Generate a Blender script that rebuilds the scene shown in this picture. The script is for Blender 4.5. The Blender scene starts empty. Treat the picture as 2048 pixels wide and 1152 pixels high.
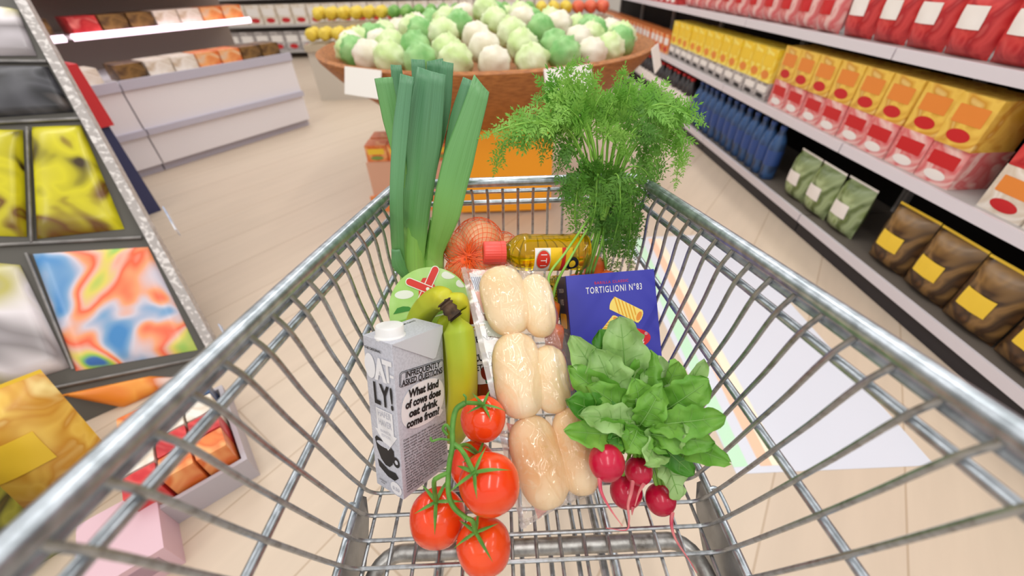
import bpy, bmesh, math, random
from mathutils import Vector as V, Matrix, noise
random.seed(7)
PI = math.pi
scene = bpy.context.scene
COL = scene.collection

# ------------------------------------------------------------------ camera
CAM_H = 1.15
PITCH, YAW, ROLL, FPX = math.radians(38.4847), 0.0186, -0.0254, 800.0
CAM = V((-0.0231, -0.0965, CAM_H))
_f = V((math.sin(YAW) * math.cos(PITCH), math.cos(YAW) * math.cos(PITCH), -math.sin(PITCH)))
_r0 = V((math.cos(YAW), -math.sin(YAW), 0))
_u0 = _r0.cross(_f)
_r = _r0 * math.cos(ROLL) + _u0 * math.sin(ROLL)
_u = _u0 * math.cos(ROLL) - _r0 * math.sin(ROLL)
cd = bpy.data.cameras.new('camera')
cam = bpy.data.objects.new('camera', cd)
COL.objects.link(cam)
m = Matrix((_r, _u, -_f)).transposed().to_4x4()
m.translation = CAM
cam.matrix_world = m
cd.sensor_width = 36.0
cd.lens = 36.0 * FPX / 2048.0
cd.clip_start = 0.01
cd.dof.use_dof = True
cd.dof.focus_distance = 0.50
cd.dof.aperture_fstop = 3.2
scene.camera = cam

# ------------------------------------------------------------------ light
scene.view_settings.view_transform = 'Standard'
scene.view_settings.look = 'None'
scene.view_settings.exposure = 0.0
scene.view_settings.gamma = 1.0
scene.view_settings.use_curve_mapping = False
w = bpy.data.worlds.new('World')
scene.world = w
w.use_nodes = True
w.node_tree.nodes['Background'].inputs[0].default_value = (1.0, 0.97, 0.94, 1)
w.node_tree.nodes['Background'].inputs[1].default_value = 0.85


def area(name, loc, sx, sy, watts, col=(1, 0.97, 0.93)):
    l = bpy.data.lights.new(name, 'AREA')
    l.shape = 'RECTANGLE'
    l.size, l.size_y, l.energy, l.color = sx, sy, watts, col
    o = bpy.data.objects.new(name, l)
    o.location = loc
    COL.objects.link(o)


for lx, wt in ((-2.2, 20), (0.1, 23), (2.2, 19)):
    for ly in (-1.0, 2.2, 5.4):
        area('ceiling_panel_light', (lx, ly, 3.0), 0.22, 2.4, wt)


# ------------------------------------------------------------------ helpers
def ray(px, py):
    return _r * ((px - 1024) / FPX) + _u * ((576 - py) / FPX) + _f


def at(px, py, d):
    return CAM + ray(px, py) * d


def on_plane(px, py, o, n):
    r = ray(px, py)
    return CAM + r * ((o - CAM).dot(n) / r.dot(n))


def basket_floor(y):
    return 0.6588 - 0.1385 * (y - 0.0285)


class MB:
    def __init__(self):
        self.v, self.f, self.mi = [], [], []

    def add(self, vs, fs, mi=0):
        b = len(self.v)
        self.v += [V(p) for p in vs]
        for f in fs:
            self.f.append([i + b for i in f])
            self.mi.append(mi)
        return self

    def box(self, lo, hi, mi=0, frame=None):
        vs = [V((x, y, z)) for z in (lo[2], hi[2]) for y in (lo[1], hi[1]) for x in (lo[0], hi[0])]
        if frame:
            o, a, b, c = frame
            vs = [o + a * p.x + b * p.y + c * p.z for p in vs]
        return self.add(vs, [(0, 2, 3, 1), (4, 5, 7, 6), (0, 1, 5, 4), (2, 6, 7, 3), (0, 4, 6, 2), (1, 3, 7, 5)], mi)

    def tube(self, pts, rad, n=8, closed=False, mi=0, cap=True):
        pts = [V(p) for p in pts]
        m_ = len(pts)
        rads = [rad] * m_ if not hasattr(rad, '__len__') else list(rad)
        tans = []
        for i in range(m_):
            a = pts[i - 1] if (i > 0 or closed) else pts[i]
            b = pts[(i + 1) % m_] if (i < m_ - 1 or closed) else pts[i]
            t = b - a
            tans.append(t.normalized() if t.length > 1e-9 else V((0, 0, 1)))
        ref = V((0, 0, 1)) if abs(tans[0].z) < 0.9 else V((1, 0, 0))
        nx = tans[0].cross(ref).normalized()
        vs, fs = [], []
        for i in range(m_):
            nx = (nx - tans[i] * nx.dot(tans[i])).normalized()
            ny = tans[i].cross(nx)
            for j in range(n):
                an = 2 * PI * j / n
                vs.append(pts[i] + (nx * math.cos(an) + ny * math.sin(an)) * rads[i])
        k = m_ if closed else m_ - 1
        for i in range(k):
            for j in range(n):
                a, b = i * n + j, i * n + (j + 1) % n
                c, d = ((i + 1) % m_) * n + (j + 1) % n, ((i + 1) % m_) * n + j
                fs.append((a, b, c, d))
        if cap and not closed:
            fs.append(tuple(range(n - 1, -1, -1)))
            fs.append(tuple((m_ - 1) * n + j for j in range(n)))
        return self.add(vs, fs, mi)

    def lathe(self, prof, o, ax, n=32, mi=0, ribs=None):
        """prof: (radius, height) pairs along axis ax from o"""
        ax = V(ax).normalized()
        ref = V((1, 0, 0)) if abs(ax.x) < 0.9 else V((0, 1, 0))
        a = (ref - ax * ref.dot(ax)).normalized()
        b = ax.cross(a)
        vs, fs = [], []
        for r, h in prof:
            for j in range(n):
                an = 2 * PI * j / n
                rr = r * (1 + (ribs(an) if ribs else 0))
                vs.append(V(o) + ax * h + (a * math.cos(an) + b * math.sin(an)) * rr)
        for i in range(len(prof) - 1):
            for j in range(n):
                fs.append((i * n + j, i * n + (j + 1) % n, (i + 1) * n + (j + 1) % n, (i + 1) * n + j))
        if prof[0][0] > 1e-6:
            fs.append(tuple(range(n - 1, -1, -1)))
        if prof[-1][0] > 1e-6:
            fs.append(tuple((len(prof) - 1) * n + j for j in range(n)))
        return self.add(vs, fs, mi)

    def grid(self, fn, nu, nv, mi=0, wrap=False):
        vs = [fn(i / (nu - (0 if wrap else 1)), j / (nv - 1)) for j in range(nv) for i in range(nu)]
        fs = []
        for j in range(nv - 1):
            for i in range(nu if wrap else nu - 1):
                i2 = (i + 1) % nu
                fs.append((j * nu + i, j * nu + i2, (j + 1) * nu + i2, (j + 1) * nu + i))
        return self.add(vs, fs, mi)

    def poly(self, pts, o, a, b, mi=0):
        """flat outline (2-D points) laid on the plane o,a,b"""
        return self.add([o + a * x + b * y for x, y in pts], [tuple(range(len(pts)))], mi)

    def text(self, s, o, a, b, size, mi=0, align='CENTER', bold=0.0, shear=0.0, spacing=1.0, line=1.0, width=None, wrap=0):
        vs, fs = text_mesh(s, align, bold, shear, spacing, line, wrap)
        if not vs:
            return self
        sc_x = sc_y = size
        if width:
            xs = [p[0] for p in vs]
            sc_x = width / (max(xs) - min(xs))
        return self.add([o + a * (x * sc_x) + b * (y * sc_y) for x, y in vs], fs, mi)

    def obj(self, name, mats, parent=None, smooth=True, angle=None):
        me = bpy.data.meshes.new(name)
        off, q = V(), parent
        while q is not None:            # a part is built round the foot of its thing
            off, q = off + q.location, q.parent
        me.from_pydata([tuple(p - off) for p in self.v], [], self.f)
        mats = mats if isinstance(mats, (list, tuple)) else [mats]
        for mm in mats:
            me.materials.append(mm)
        me.polygons.foreach_set('material_index', self.mi)
        me.polygons.foreach_set('use_smooth', [bool(smooth)] * len(self.f))
        me.update()
        if smooth:
            me.set_sharp_from_angle(angle=math.radians(angle if angle else 42))
        o = bpy.data.objects.new(name, me)
        COL.objects.link(o)
        if parent is not None:
            o.parent = parent
        return o


_tc = {}


def text_mesh(s, align, bold, shear, spacing, line, wrap):
    key = (s, align, bold, shear, spacing, line, wrap)
    if key not in _tc:
        cu = bpy.data.curves.new('lettering', 'FONT')
        cu.body = s
        cu.size = 1.0
        cu.align_x = align
        cu.align_y = 'CENTER'
        cu.offset = bold
        cu.shear = shear
        cu.space_character = spacing
        cu.space_line = line
        cu.resolution_u = 3
        if wrap:
            cu.text_boxes[0].width = wrap
        o = bpy.data.objects.new('lettering', cu)
        COL.objects.link(o)
        dg = bpy.context.evaluated_depsgraph_get()
        me = o.evaluated_get(dg).to_mesh()
        _tc[key] = ([(p.co.x, p.co.y) for p in me.vertices], [tuple(p.vertices) for p in me.polygons])
        o.evaluated_get(dg).to_mesh_clear()
        bpy.data.objects.remove(o)
        bpy.data.curves.remove(cu)
    return _tc[key]


def tag(o, label, cat, group=None, kind=None):
    if label:
        o['label'] = label
    if cat:
        o['category'] = cat
    if group:
        o['group'] = group
    if kind:
        o['kind'] = kind
    return o


def thing(name, label, cat, loc, group=None):
    o = bpy.data.objects.new(name, None)
    o.empty_display_size = 0.02
    o.location = loc
    COL.objects.link(o)
    return tag(o, label, cat, group)


def kids(o):
    return [c for c in bpy.data.objects if c.parent == o]


def copy_tree(o, parent=None):
    c = o.copy()
    COL.objects.link(c)
    if parent is not None:
        c.parent = parent
    for ch in kids(o):
        copy_tree(ch, c)
    return c


def spline(pts, n=8):
    """Catmull-Rom through the points"""
    pts = [V(p) for p in pts]
    P = [pts[0] * 2 - pts[1]] + pts + [pts[-1] * 2 - pts[-2]]
    out = []
    for i in range(1, len(P) - 2):
        for k in range(n):
            t = k / n
            a, b, c, d = P[i - 1], P[i], P[i + 1], P[i + 2]
            out.append(0.5 * ((b * 2) + (c - a) * t + (a * 2 - b * 5 + c * 4 - d) * t * t + (b * 3 - a - c * 3 + d) * t ** 3))
    out.append(pts[-1])
    return out


def ellipse(cx, cy, rx, ry, n=40, a0=0, a1=2 * PI):
    return [(cx + rx * math.cos(a0 + (a1 - a0) * i / n), cy + ry * math.sin(a0 + (a1 - a0) * i / n)) for i in range(n)]


def rrect(x0, y0, x1, y1, r, n=5):
    out = []
    for cx, cy, s in ((x1 - r, y1 - r, 0), (x0 + r, y1 - r, 1), (x0 + r, y0 + r, 2), (x1 - r, y0 + r, 3)):
        out += [(cx + r * math.cos(PI / 2 * (s + i / n)), cy + r * math.sin(PI / 2 * (s + i / n))) for i in range(n + 1)]
    return out


# ------------------------------------------------------------------ materials
def srgb(h):
    h = h.lstrip('#')
    c = [int(h[i:i + 2], 16) / 255 for i in (0, 2, 4)]
    return tuple((x / 12.92 if x <= 0.04045 else ((x + 0.055) / 1.055) ** 2.4) for x in c) + (1,)


def mat(name, col, rough=0.5, metal=0.0, spec=0.5, coat=0.0, sss=0.0, trans=0.0, ior=1.45, col2=None, scale=20.0,
        detail=4.0, lo=0.35, hi=0.65, bump=0.0, bscale=None, stretch=None, rvar=0.0, translucent=0.0):
    mt = bpy.data.materials.new(name)
    mt.use_nodes = True
    nt = mt.node_tree
    b = nt.nodes['Principled BSDF']
    c = srgb(col) if isinstance(col, str) else col
    b.inputs['Base Color'].default_value = c
    b.inputs['Roughness'].default_value = rough
    b.inputs['Metallic'].default_value = metal
    b.inputs['Specular IOR Level'].default_value = spec
    b.inputs['Coat Weight'].default_value = coat
    b.inputs['Coat Roughness'].default_value = 0.08
    b.inputs['Transmission Weight'].default_value = trans
    b.inputs['IOR'].default_value = ior
    if sss:
        b.inputs['Subsurface Weight'].default_value = sss
        b.inputs['Subsurface Radius'].default_value = (0.012, 0.006, 0.003)
        b.inputs['Subsurface Scale'].default_value = 0.5
    vec = None
    if col2 or bump or rvar:
        tc = nt.nodes.new('ShaderNodeTexCoord')
        mp = nt.nodes.new('ShaderNodeMapping')
        nt.links.new(tc.outputs['Object'], mp.inputs['Vector'])
        if stretch:
            mp.inputs['Scale'].default_value = stretch
        vec = mp.outputs['Vector']
    if col2:
        nz = nt.nodes.new('ShaderNodeTexNoise')
        nz.inputs['Scale'].default_value = scale
        nz.inputs['Detail'].default_value = detail
        nt.links.new(vec, nz.inputs['Vector'])
        rp = nt.nodes.new('ShaderNodeValToRGB')
        rp.color_ramp.elements[0].position = lo
        rp.color_ramp.elements[1].position = hi
        rp.color_ramp.elements[0].color = c
        rp.color_ramp.elements[1].color = srgb(col2)
        nt.links.new(nz.outputs['Fac'], rp.inputs['Fac'])
        nt.links.new(rp.outputs['Color'], b.inputs['Base Color'])
    if bump:
        nb = nt.nodes.new('ShaderNodeTexNoise')
        nb.inputs['Scale'].default_value = bscale or scale
        nb.inputs['Detail'].default_value = 3
        nt.links.new(vec, nb.inputs['Vector'])
        bp = nt.nodes.new('ShaderNodeBump')
        bp.inputs['Strength'].default_value = bump
        bp.inputs['Distance'].default_value = 0.002
        nt.links.new(nb.outputs['Fac'], bp.inputs['Height'])
        nt.links.new(bp.outputs['Normal'], b.inputs['Normal'])
    if translucent:
        tr = nt.nodes.new('ShaderNodeBsdfTranslucent')
        mx = nt.nodes.new('ShaderNodeMixShader')
        mx.inputs[0].default_value = translucent
        src = b.inputs['Base Color'].links[0].from_socket if b.inputs['Base Color'].links else None
        if src:
            nt.links.new(src, tr.inputs['Color'])
        else:
            tr.inputs['Color'].default_value = c
        nt.links.new(b.outputs[0], mx.inputs[1])
        nt.links.new(tr.outputs[0], mx.inputs[2])
        nt.links.new(mx.outputs[0], nt.nodes['Material Output'].inputs['Surface'])
    return mt


def patch_mat(name, cols, scale=12.0, rough=0.35, stretch=(1, 1, 1), distort=1.2):
    """printed packaging: patches of several inks"""
    mt = bpy.data.materials.new(name)
    mt.use_nodes = True
    nt = mt.node_tree
    b = nt.nodes['Principled BSDF']
    b.inputs['Roughness'].default_value = rough
    tc = nt.nodes.new('ShaderNodeTexCoord')
    mp = nt.nodes.new('ShaderNodeMapping')
    mp.inputs['Scale'].default_value = stretch
    nt.links.new(tc.outputs['Object'], mp.inputs['Vector'])
    nz = nt.nodes.new('ShaderNodeTexNoise')
    nz.inputs['Scale'].default_value = scale
    nz.inputs['Detail'].default_value = 1.5
    nz.inputs['Distortion'].default_value = distort
    nt.links.new(mp.outputs[0], nz.inputs['Vector'])
    rp = nt.nodes.new('ShaderNodeValToRGB')
    el = rp.color_ramp.elements
    while len(el) < len(cols):
        el.new(0.5)
    n = len(cols)
    for i, c in enumerate(cols):
        el[i].position = 0.28 + 0.44 * i / max(1, n - 1)
        el[i].color = srgb(c)
    nt.links.new(nz.outputs['Fac'], rp.inputs['Fac'])
    nt.links.new(rp.outputs['Color'], b.inputs['Base Color'])
    return mt


def film_mat(name, tint, opacity, rough=0.06):
    """thin clear plastic film: mostly see-through, with a gloss"""
    mt = bpy.data.materials.new(name)
    mt.use_nodes = True
    nt = mt.node_tree
    nt.nodes.remove(nt.nodes['Principled BSDF'])
    out = nt.nodes['Material Output']
    tr = nt.nodes.new('ShaderNodeBsdfTransparent')
    df = nt.nodes.new('ShaderNodeBsdfTranslucent')
    df2 = nt.nodes.new('ShaderNodeBsdfDiffuse')
    gl = nt.nodes.new('ShaderNodeBsdfGlossy')
    gl.inputs['Roughness'].default_value = rough
    df.inputs['Color'].default_value = srgb(tint)
    df2.inputs['Color'].default_value = srgb(tint)
    m0 = nt.nodes.new('ShaderNodeMixShader')
    m0.inputs[0].default_value = 0.5
    m1 = nt.nodes.new('ShaderNodeMixShader')
    m1.inputs[0].default_value = opacity
    m2 = nt.nodes.new('ShaderNodeMixShader')
    lwn = nt.nodes.new('ShaderNodeLayerWeight')
    lwn.inputs['Blend'].default_value = 0.5
    pw_ = nt.nodes.new('ShaderNodeMath')
    pw_.operation = 'POWER'
    pw_.inputs[1].default_value = 3.0
    lw = nt.nodes.new('ShaderNodeMath')
    lw.operation = 'MULTIPLY_ADD'
    lw.inputs[1].default_value = 0.5
    lw.inputs[2].default_value = 0.075
    nt.links.new(lwn.outputs['Facing'], pw_.inputs[0])
    nt.links.new(pw_.outputs[0], lw.inputs[0])
    nt.links.new(df.outputs[0], m0.inputs[1])
    nt.links.new(df2.outputs[0], m0.inputs[2])
    nt.links.new(tr.outputs[0], m1.inputs[1])
    nt.links.new(m0.outputs[0], m1.inputs[2])
    nt.links.new(lw.outputs[0], m2.inputs[0])
    nt.links.new(m1.outputs[0], m2.inputs[1])
    nt.links.new(gl.outputs[0], m2.inputs[2])
    nt.links.new(m2.outputs[0], out.inputs['Surface'])
    return mt


def glow_mat(name, col, strength):
    mt = bpy.data.materials.new(name)
    mt.use_nodes = True
    b = mt.node_tree.nodes['Principled BSDF']
    b.inputs['Base Color'].default_value = srgb(col)
    b.inputs['Emission Color'].default_value = srgb(col)
    b.inputs['Emission Strength'].default_value = strength
    return mt


M = {
    'steel': mat('galvanised_steel', '#c3cbd3', 0.32, 0.88, col2='#98a0a6', scale=90, bump=0.12, bscale=160),
    'wire': mat('plated_wire', '#b0b4b8', 0.34, 0.88, col2='#827f7c', scale=140, lo=0.45, hi=0.8),
    'tube': mat('worn_zinc_tube', '#b5b4b1', 0.42, 0.8, col2='#7d7872', scale=70, lo=0.4, hi=0.72, bump=0.15, bscale=120),
    'plate': mat('grey_plate', '#a9acae', 0.4, 0.75, col2='#96999a', scale=40),
    'rubber': mat('dark_rubber', '#2b2b2d', 0.6),
    'white': mat('white_plastic', '#f2f1f0', 0.35),
    'paper': mat('white_paper', '#eceaec', 0.6),
    'black': mat('black_ink', '#1b1a1e', 0.5),
    'blackgap': mat('black_shelf_back', '#141214', 0.7),
    'green_leaf': mat('radish_leaf', '#66a636', 0.45, col2='#86bd4e', scale=38, detail=6, bump=0.35, bscale=110, translucent=0.28),
    'pale_leaf': mat('pale_radish_leaf', '#98c46c', 0.48, col2='#aed38c', scale=38, detail=6, bump=0.35, bscale=110, translucent=0.28),
    'dark_leaf': mat('dark_radish_leaf', '#3f8322', 0.45, col2='#5a9c34', scale=38, detail=6, bump=0.35, bscale=110, translucent=0.25),
    'vein': mat('leaf_rib', '#7fae58', 0.5),
    'stem': mat('fresh_stem', '#86bf45', 0.4, col2='#9bd05a', scale=30, translucent=0.1),
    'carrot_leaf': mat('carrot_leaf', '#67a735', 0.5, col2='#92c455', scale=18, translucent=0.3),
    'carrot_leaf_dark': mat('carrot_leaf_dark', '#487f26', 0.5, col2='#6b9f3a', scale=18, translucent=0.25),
    'carrot': mat('carrot_skin', '#ec7a2e', 0.45, col2='#d9622a', scale=30, sss=0.1, bump=0.3, bscale=60),
    'tomato': mat('tomato_skin', '#ea3a14', 0.18, spec=0.5, coat=0.3, sss=0.06, col2='#f05018', scale=10),
    'vine': mat('tomato_vine', '#4a7f2c', 0.5, col2='#649a3c', scale=60, bump=0.2, bscale=200),
    'radish': mat('radish_skin', '#b50f34', 0.25, coat=0.2, col2='#c9183f', scale=30),
    'root': mat('radish_root', '#d98a86', 0.5, col2='#c43b57', scale=40),
    'bread': mat('bread_crust', '#efcb95', 0.65, col2='#f8e4bf', scale=16, detail=5, sss=0.08, bump=0.12, bscale=90),
    'golden_bread': mat('golden_crust', '#eab678', 0.6, col2='#f5d9ac', scale=14, detail=4, lo=0.38, hi=0.62, sss=0.08, bump=0.12, bscale=90),
    'banana': mat('banana_peel', '#c6c329', 0.42, col2='#9fb42c', scale=9, detail=2, lo=0.4, hi=0.68),
    'banana_tip': mat('banana_crown', '#5b4430', 0.8, col2='#2f2218', scale=90, bump=0.6, bscale=150),
    'leek_pale': mat('leek_stalk', '#9fce5a', 0.4, col2='#7fbf48', scale=9, stretch=(9, 9, 0.6)),
    'onion': mat('onion_skin', '#f2bd8e', 0.35, col2='#e9a46c', scale=14, stretch=(1, 1, 0.3)),
    'orange_net': mat('orange_net', '#f2601f', 0.45),
    'yellow_net': mat('yellow_net', '#d9b321', 0.45),
    'lime': mat('lime_skin', '#4d7d23', 0.4, bump=0.3, bscale=160),
}


def leek_material():
    mt = bpy.data.materials.new('leek_leaf')
    mt.use_nodes = True
    nt = mt.node_tree
    b = nt.nodes['Principled BSDF']
    b.inputs['Roughness'].default_value = 0.42
    tc = nt.nodes.new('ShaderNodeTexCoord')
    at_ = nt.nodes.new('ShaderNodeAttribute')
    at_.attribute_name = 'grain'
    mp = nt.nodes.new('ShaderNodeMapping')
    mp.inputs['Scale'].default_value = (34, 1.3, 1)
    nt.links.new(at_.outputs['Vector'], mp.inputs['Vector'])
    nz = nt.nodes.new('ShaderNodeTexNoise')
    nz.inputs['Scale'].default_value = 2.2
    nz.inputs['Detail'].default_value = 5
    nt.links.new(mp.outputs[0], nz.inputs['Vector'])
    sp = nt.nodes.new('ShaderNodeSeparateXYZ')
    nt.links.new(at_.outputs['Vector'], sp.inputs[0])
    ad = nt.nodes.new('ShaderNodeMath')
    ad.operation = 'MULTIPLY_ADD'
    ad.inputs[1].default_value = 0.22
    nt.links.new(nz.outputs['Fac'], ad.inputs[0])
    nt.links.new(sp.outputs['Y'], ad.inputs[2])
    rp = nt.nodes.new('ShaderNodeValToRGB')
    el = rp.color_ramp.elements
    for p in (0.4, 0.6):
        el.new(p)
    for e, p, c in zip(el, (0.1, 0.30, 0.55, 1.1), ('#cbe88a', '#9bd063', '#74b062', '#669e76')):
        e.position = min(1, p)
        e.color = srgb(c)
    nt.links.new(ad.outputs[0], rp.inputs['Fac'])
    r2 = nt.nodes.new('ShaderNodeValToRGB')
    r2.color_ramp.elements[0].position, r2.color_ramp.elements[1].position = 0.3, 0.7
    r2.color_ramp.elements[0].color = (0.62, 0.68, 0.62, 1)
    r2.color_ramp.elements[1].color = (1.0, 1.0, 1.0, 1)
    nt.links.new(nz.outputs['Fac'], r2.inputs['Fac'])
    mx = nt.nodes.new('ShaderNodeMix')
    mx.data_type, mx.blend_type = 'RGBA', 'MULTIPLY'
    mx.inputs[0].default_value = 1.0
    nt.links.new(rp.outputs['Color'], mx.inputs[6])
    nt.links.new(r2.outputs['Color'], mx.inputs[7])
    nt.links.new(mx.outputs[2], b.inputs['Base Color'])
    return mt


M['leek'] = leek_material()


# ------------------------------------------------------------------ floor
def floor_material():
    mt = bpy.data.materials.new('beige_floor_boards')
    mt.use_nodes = True
    nt = mt.node_tree
    b = nt.nodes['Principled BSDF']
    b.inputs['Roughness'].default_value = 0.38
    tc = nt.nodes.new('ShaderNodeTexCoord')
    mp = nt.nodes.new('ShaderNodeMapping')
    mp.inputs['Rotation'].default_value = (0, 0, math.radians(-52))
    nt.links.new(tc.outputs['Object'], mp.inputs['Vector'])
    br = nt.nodes.new('ShaderNodeTexBrick')
    br.inputs['Color1'].default_value = srgb('#d8c6b1')
    br.inputs['Color2'].default_value = srgb('#d5c2ad')
    br.inputs['Mortar'].default_value = srgb('#c0aa92')
    br.inputs['Scale'].default_value = 1.0
    br.inputs['Mortar Size'].default_value = 0.004
    br.inputs['Mortar Smooth'].default_value = 0.6
    br.inputs['Brick Width'].default_value = 9.0
    br.inputs['Row Height'].default_value = 0.3
    nt.links.new(mp.outputs[0], br.inputs['Vector'])
    mp2 = nt.nodes.new('ShaderNodeMapping')
    mp2.inputs['Scale'].default_value = (0.9, 7, 1)
    nt.links.new(mp.outputs[0], mp2.inputs['Vector'])
    nz = nt.nodes.new('ShaderNodeTexNoise')
    nz.inputs['Scale'].default_value = 2.5
    nz.inputs['Detail'].default_value = 6
    nt.links.new(mp2.outputs[0], nz.inputs['Vector'])
    mx = nt.nodes.new('ShaderNodeMix')
    mx.data_type = 'RGBA'
    mx.blend_type = 'MULTIPLY'
    mx.inputs[0].default_value = 0.18
    nt.links.new(br.outputs['Color'], mx.inputs[6])
    nt.links.new(nz.outputs['Fac'], mx.inputs[7])
    nt.links.new(mx.outputs[2], b.inputs['Base Color'])
    return mt


fl = MB().add([(-9, -4, 0), (9, -4, 0), (9, 12, 0), (-9, 12, 0)], [(0, 1, 2, 3)]).obj('floor', floor_material(), smooth=False)
tag(fl, None, None, kind='structure')
wl = MB()
wl.box((-9, 11.8, 0), (9, 12, 3.2))
tag(wl.obj('wall_back', mat('pale_wall', '#d9d4cd', 0.7), smooth=False), None, None, kind='structure')

# printed floor sticker on the right of the trolley
st = MB()
sy0, sy1 = 0.45, 1.75
st.box((0.62, sy0, 0.0), (1.2, sy1, 0.0012))
for x0, x1, mi in ((0.62, 0.665, 1), (0.70, 0.735, 2), (0.735, 0.77, 3)):
    st.add([(x0, sy0 + 0.02, 0.0016), (x1, sy0 + 0.02, 0.0016), (x1 + 0.05, sy1 - 0.02, 0.0016), (x0 + 0.05, sy1 - 0.02, 0.0016)], [(0, 1, 2, 3)], mi)
tag(st.obj('floor_sticker', [mat('sticker_white', '#d6d9e4', 0.3), mat('sticker_green', '#bfe6c6', 0.3), mat('sticker_orange', '#f4c3a4', 0.3),
                             mat('sticker_cream', '#f3ead0', 0.3)], smooth=False),
    'pale bluish white sticker with green and orange edge stripes on the floor', 'floor sticker')

# ------------------------------------------------------------------ trolley
RAIL = {  # half width, height and their change per wire, front to back of the basket
    'rim': (0.2174, -0.00216, -0.17786, -0.00426, -0.00319, 0.00139),
    'upper': (0.21733, -0.00218, -0.20862, -0.00437, -0.00393, 0.00229),
    'lower': (0.21404, -0.00167, -0.33977, -0.00182, -0.00116, 0.00153),
    'bend': (0.19654, 0.00121, -0.49509, -0.00384, 0.00027, 0.00227),
}


def node(rail, k, s=1):
    a, b, c, d, e, f = RAIL[rail]
    q = ((k - 8) / 8) ** 2
    wd = a + b * k + e * q
    if rail == 'bend' and k > 4:
        wd = 0.2014 - 0.0014 * (k - 4)
    z = c + d * k + f * q
    return V((s * wd, 0.0275 * k - 0.1752 * (z + 0.33), z + CAM_H))


KF = 17.55      # wire number at which the front panel stands
K0 = -4
tr = thing('shopping_trolley', 'grey galvanised wire shopping trolley holding the groceries', 'shopping trolley', (0, 0.2, 0))


def rail_path(rail, off_out=0.0, off_z=0.0, r=0.03, k0=K0):
    pts = []
    ks = [k0 + (KF - k0) * i / 24 for i in range(25)]
    left = [node(rail, k, -1) for k in ks]
    right = [node(rail, k, 1) for k in reversed(ks)]
    for p in left + right:
        p.x += off_out * (1 if p.x > 0 else -1)
        p.z += off_z
    a, b = left[-1], right[0]
    dl = (left[-1] - left[-2]).normalized()
    out = left[:-1]
    c1 = a - dl * r
    out = [p for p in out if p.y < c1.y - 0.002]
    e1 = a + V((r, 0, 0))
    for i in range(7):
        t = i / 6
        out.append(c1 * (1 - t) ** 2 + a * 2 * t * (1 - t) + e1 * t * t)
    mirror = [V((-p.x, p.y, p.z)) for p in reversed(out)]
    return out + mirror


def wire_r(k):
    return 0.0023


MB().tube(rail_path('rim', 0.004, 0.004, 0.028), 0.0072, 14).obj('rim_tube', M['steel'], tr)
p = rail_path('rim', 0.0075, -0.011, 0.028)
MB().tube(p, 0.0032, 8).obj('rim_rod', M['steel'], tr)
MB().tube(rail_path('upper', 0.0055, 0, 0.028), 0.0041, 10).obj('basket_rail', M['steel'], tr)
MB().tube(rail_path('lower', 0.0055, 0, 0.028), 0.0041, 10).obj('basket_rail', M['steel'], tr)

# bottom rail runs along the outside of the bend, a little above the basket floor
br_path = {}
for s in (-1, 1):
    pts = []
    for i in range(25):
        k = K0 + (KF - K0) * i / 24
        a, b = node('bend', k, s), node('lower', k, s)
        pts.append(a.lerp(b, 0.14) + V((s * 0.0056, 0, -0.001)))
    br_path[s] = pts
    MB().tube(pts, 0.0045, 10).obj('bottom_rail', M['steel'], tr)

# the cross wires: each one runs down one side, across the floor and up the other side
for k in range(-3, 18):
    half = []
    rim, up, lo, be = (node(x, k, 1) for x in ('rim', 'upper', 'lower', 'bend'))
    top = rim + V((0.004, 0, -0.004))
    side = spline([top, up, (up + lo) / 2 + V((0.0012, 0, 0)), lo, lo.lerp(be, 0.55) + V((0.0022, 0, 0)), lo.lerp(be, 0.87) + V((0.001, 0, 0))], 4)
    corner = be
    a = side[-1]
    c = V((be.x - 0.014, be.y, be.z))
    arc = [a * (1 - t) ** 2 + corner * 2 * t * (1 - t) + c * t * t for t in (0.2, 0.4, 0.6, 0.8, 1.0)]
    half = side + arc
    path = half + [V((-p.x, p.y, p.z)) for p in reversed(half)]
    MB().tube(path, 0.0023, 8).obj('cross_wire', M['wire'], tr)

# lengthwise floor wires under the cross wires
NB = 15
for i in range(NB):
    x = -0.1905 + 0.381 * i / (NB - 1)
    pts = []
    for j in range(13):
        k = K0 + (KF - K0) * j / 12
        be = node('bend', k)
        sc = be.x / 0.2
        pts.append(V((x * min(1.0, sc), be.y, be.z - 0.0043)))
    MB().tube(pts, 0.0021, 7).obj('floor_wire', M['wire'], tr)

# front panel
NF = 15
for i in range(NF):
    f = -1 + 2 * (i + 0.5) / NF
    pts = [node(r_, KF, 1) for r_ in ('rim', 'upper', 'lower', 'bend')]
    pts[0].z -= 0.006
    pts = [V((p.x * f, p.y - 0.004, p.z)) for p in pts]
    MB().tube(spline(pts, 4), 0.0022, 7).obj('front_wire', M['wire'], tr)
be = node('bend', KF)
MB().tube([(-be.x, be.y + 0.003, be.z), (be.x, be.y + 0.003, be.z)], 0.004, 8).obj('front_bottom_rail', M['steel'], tr)

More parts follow.
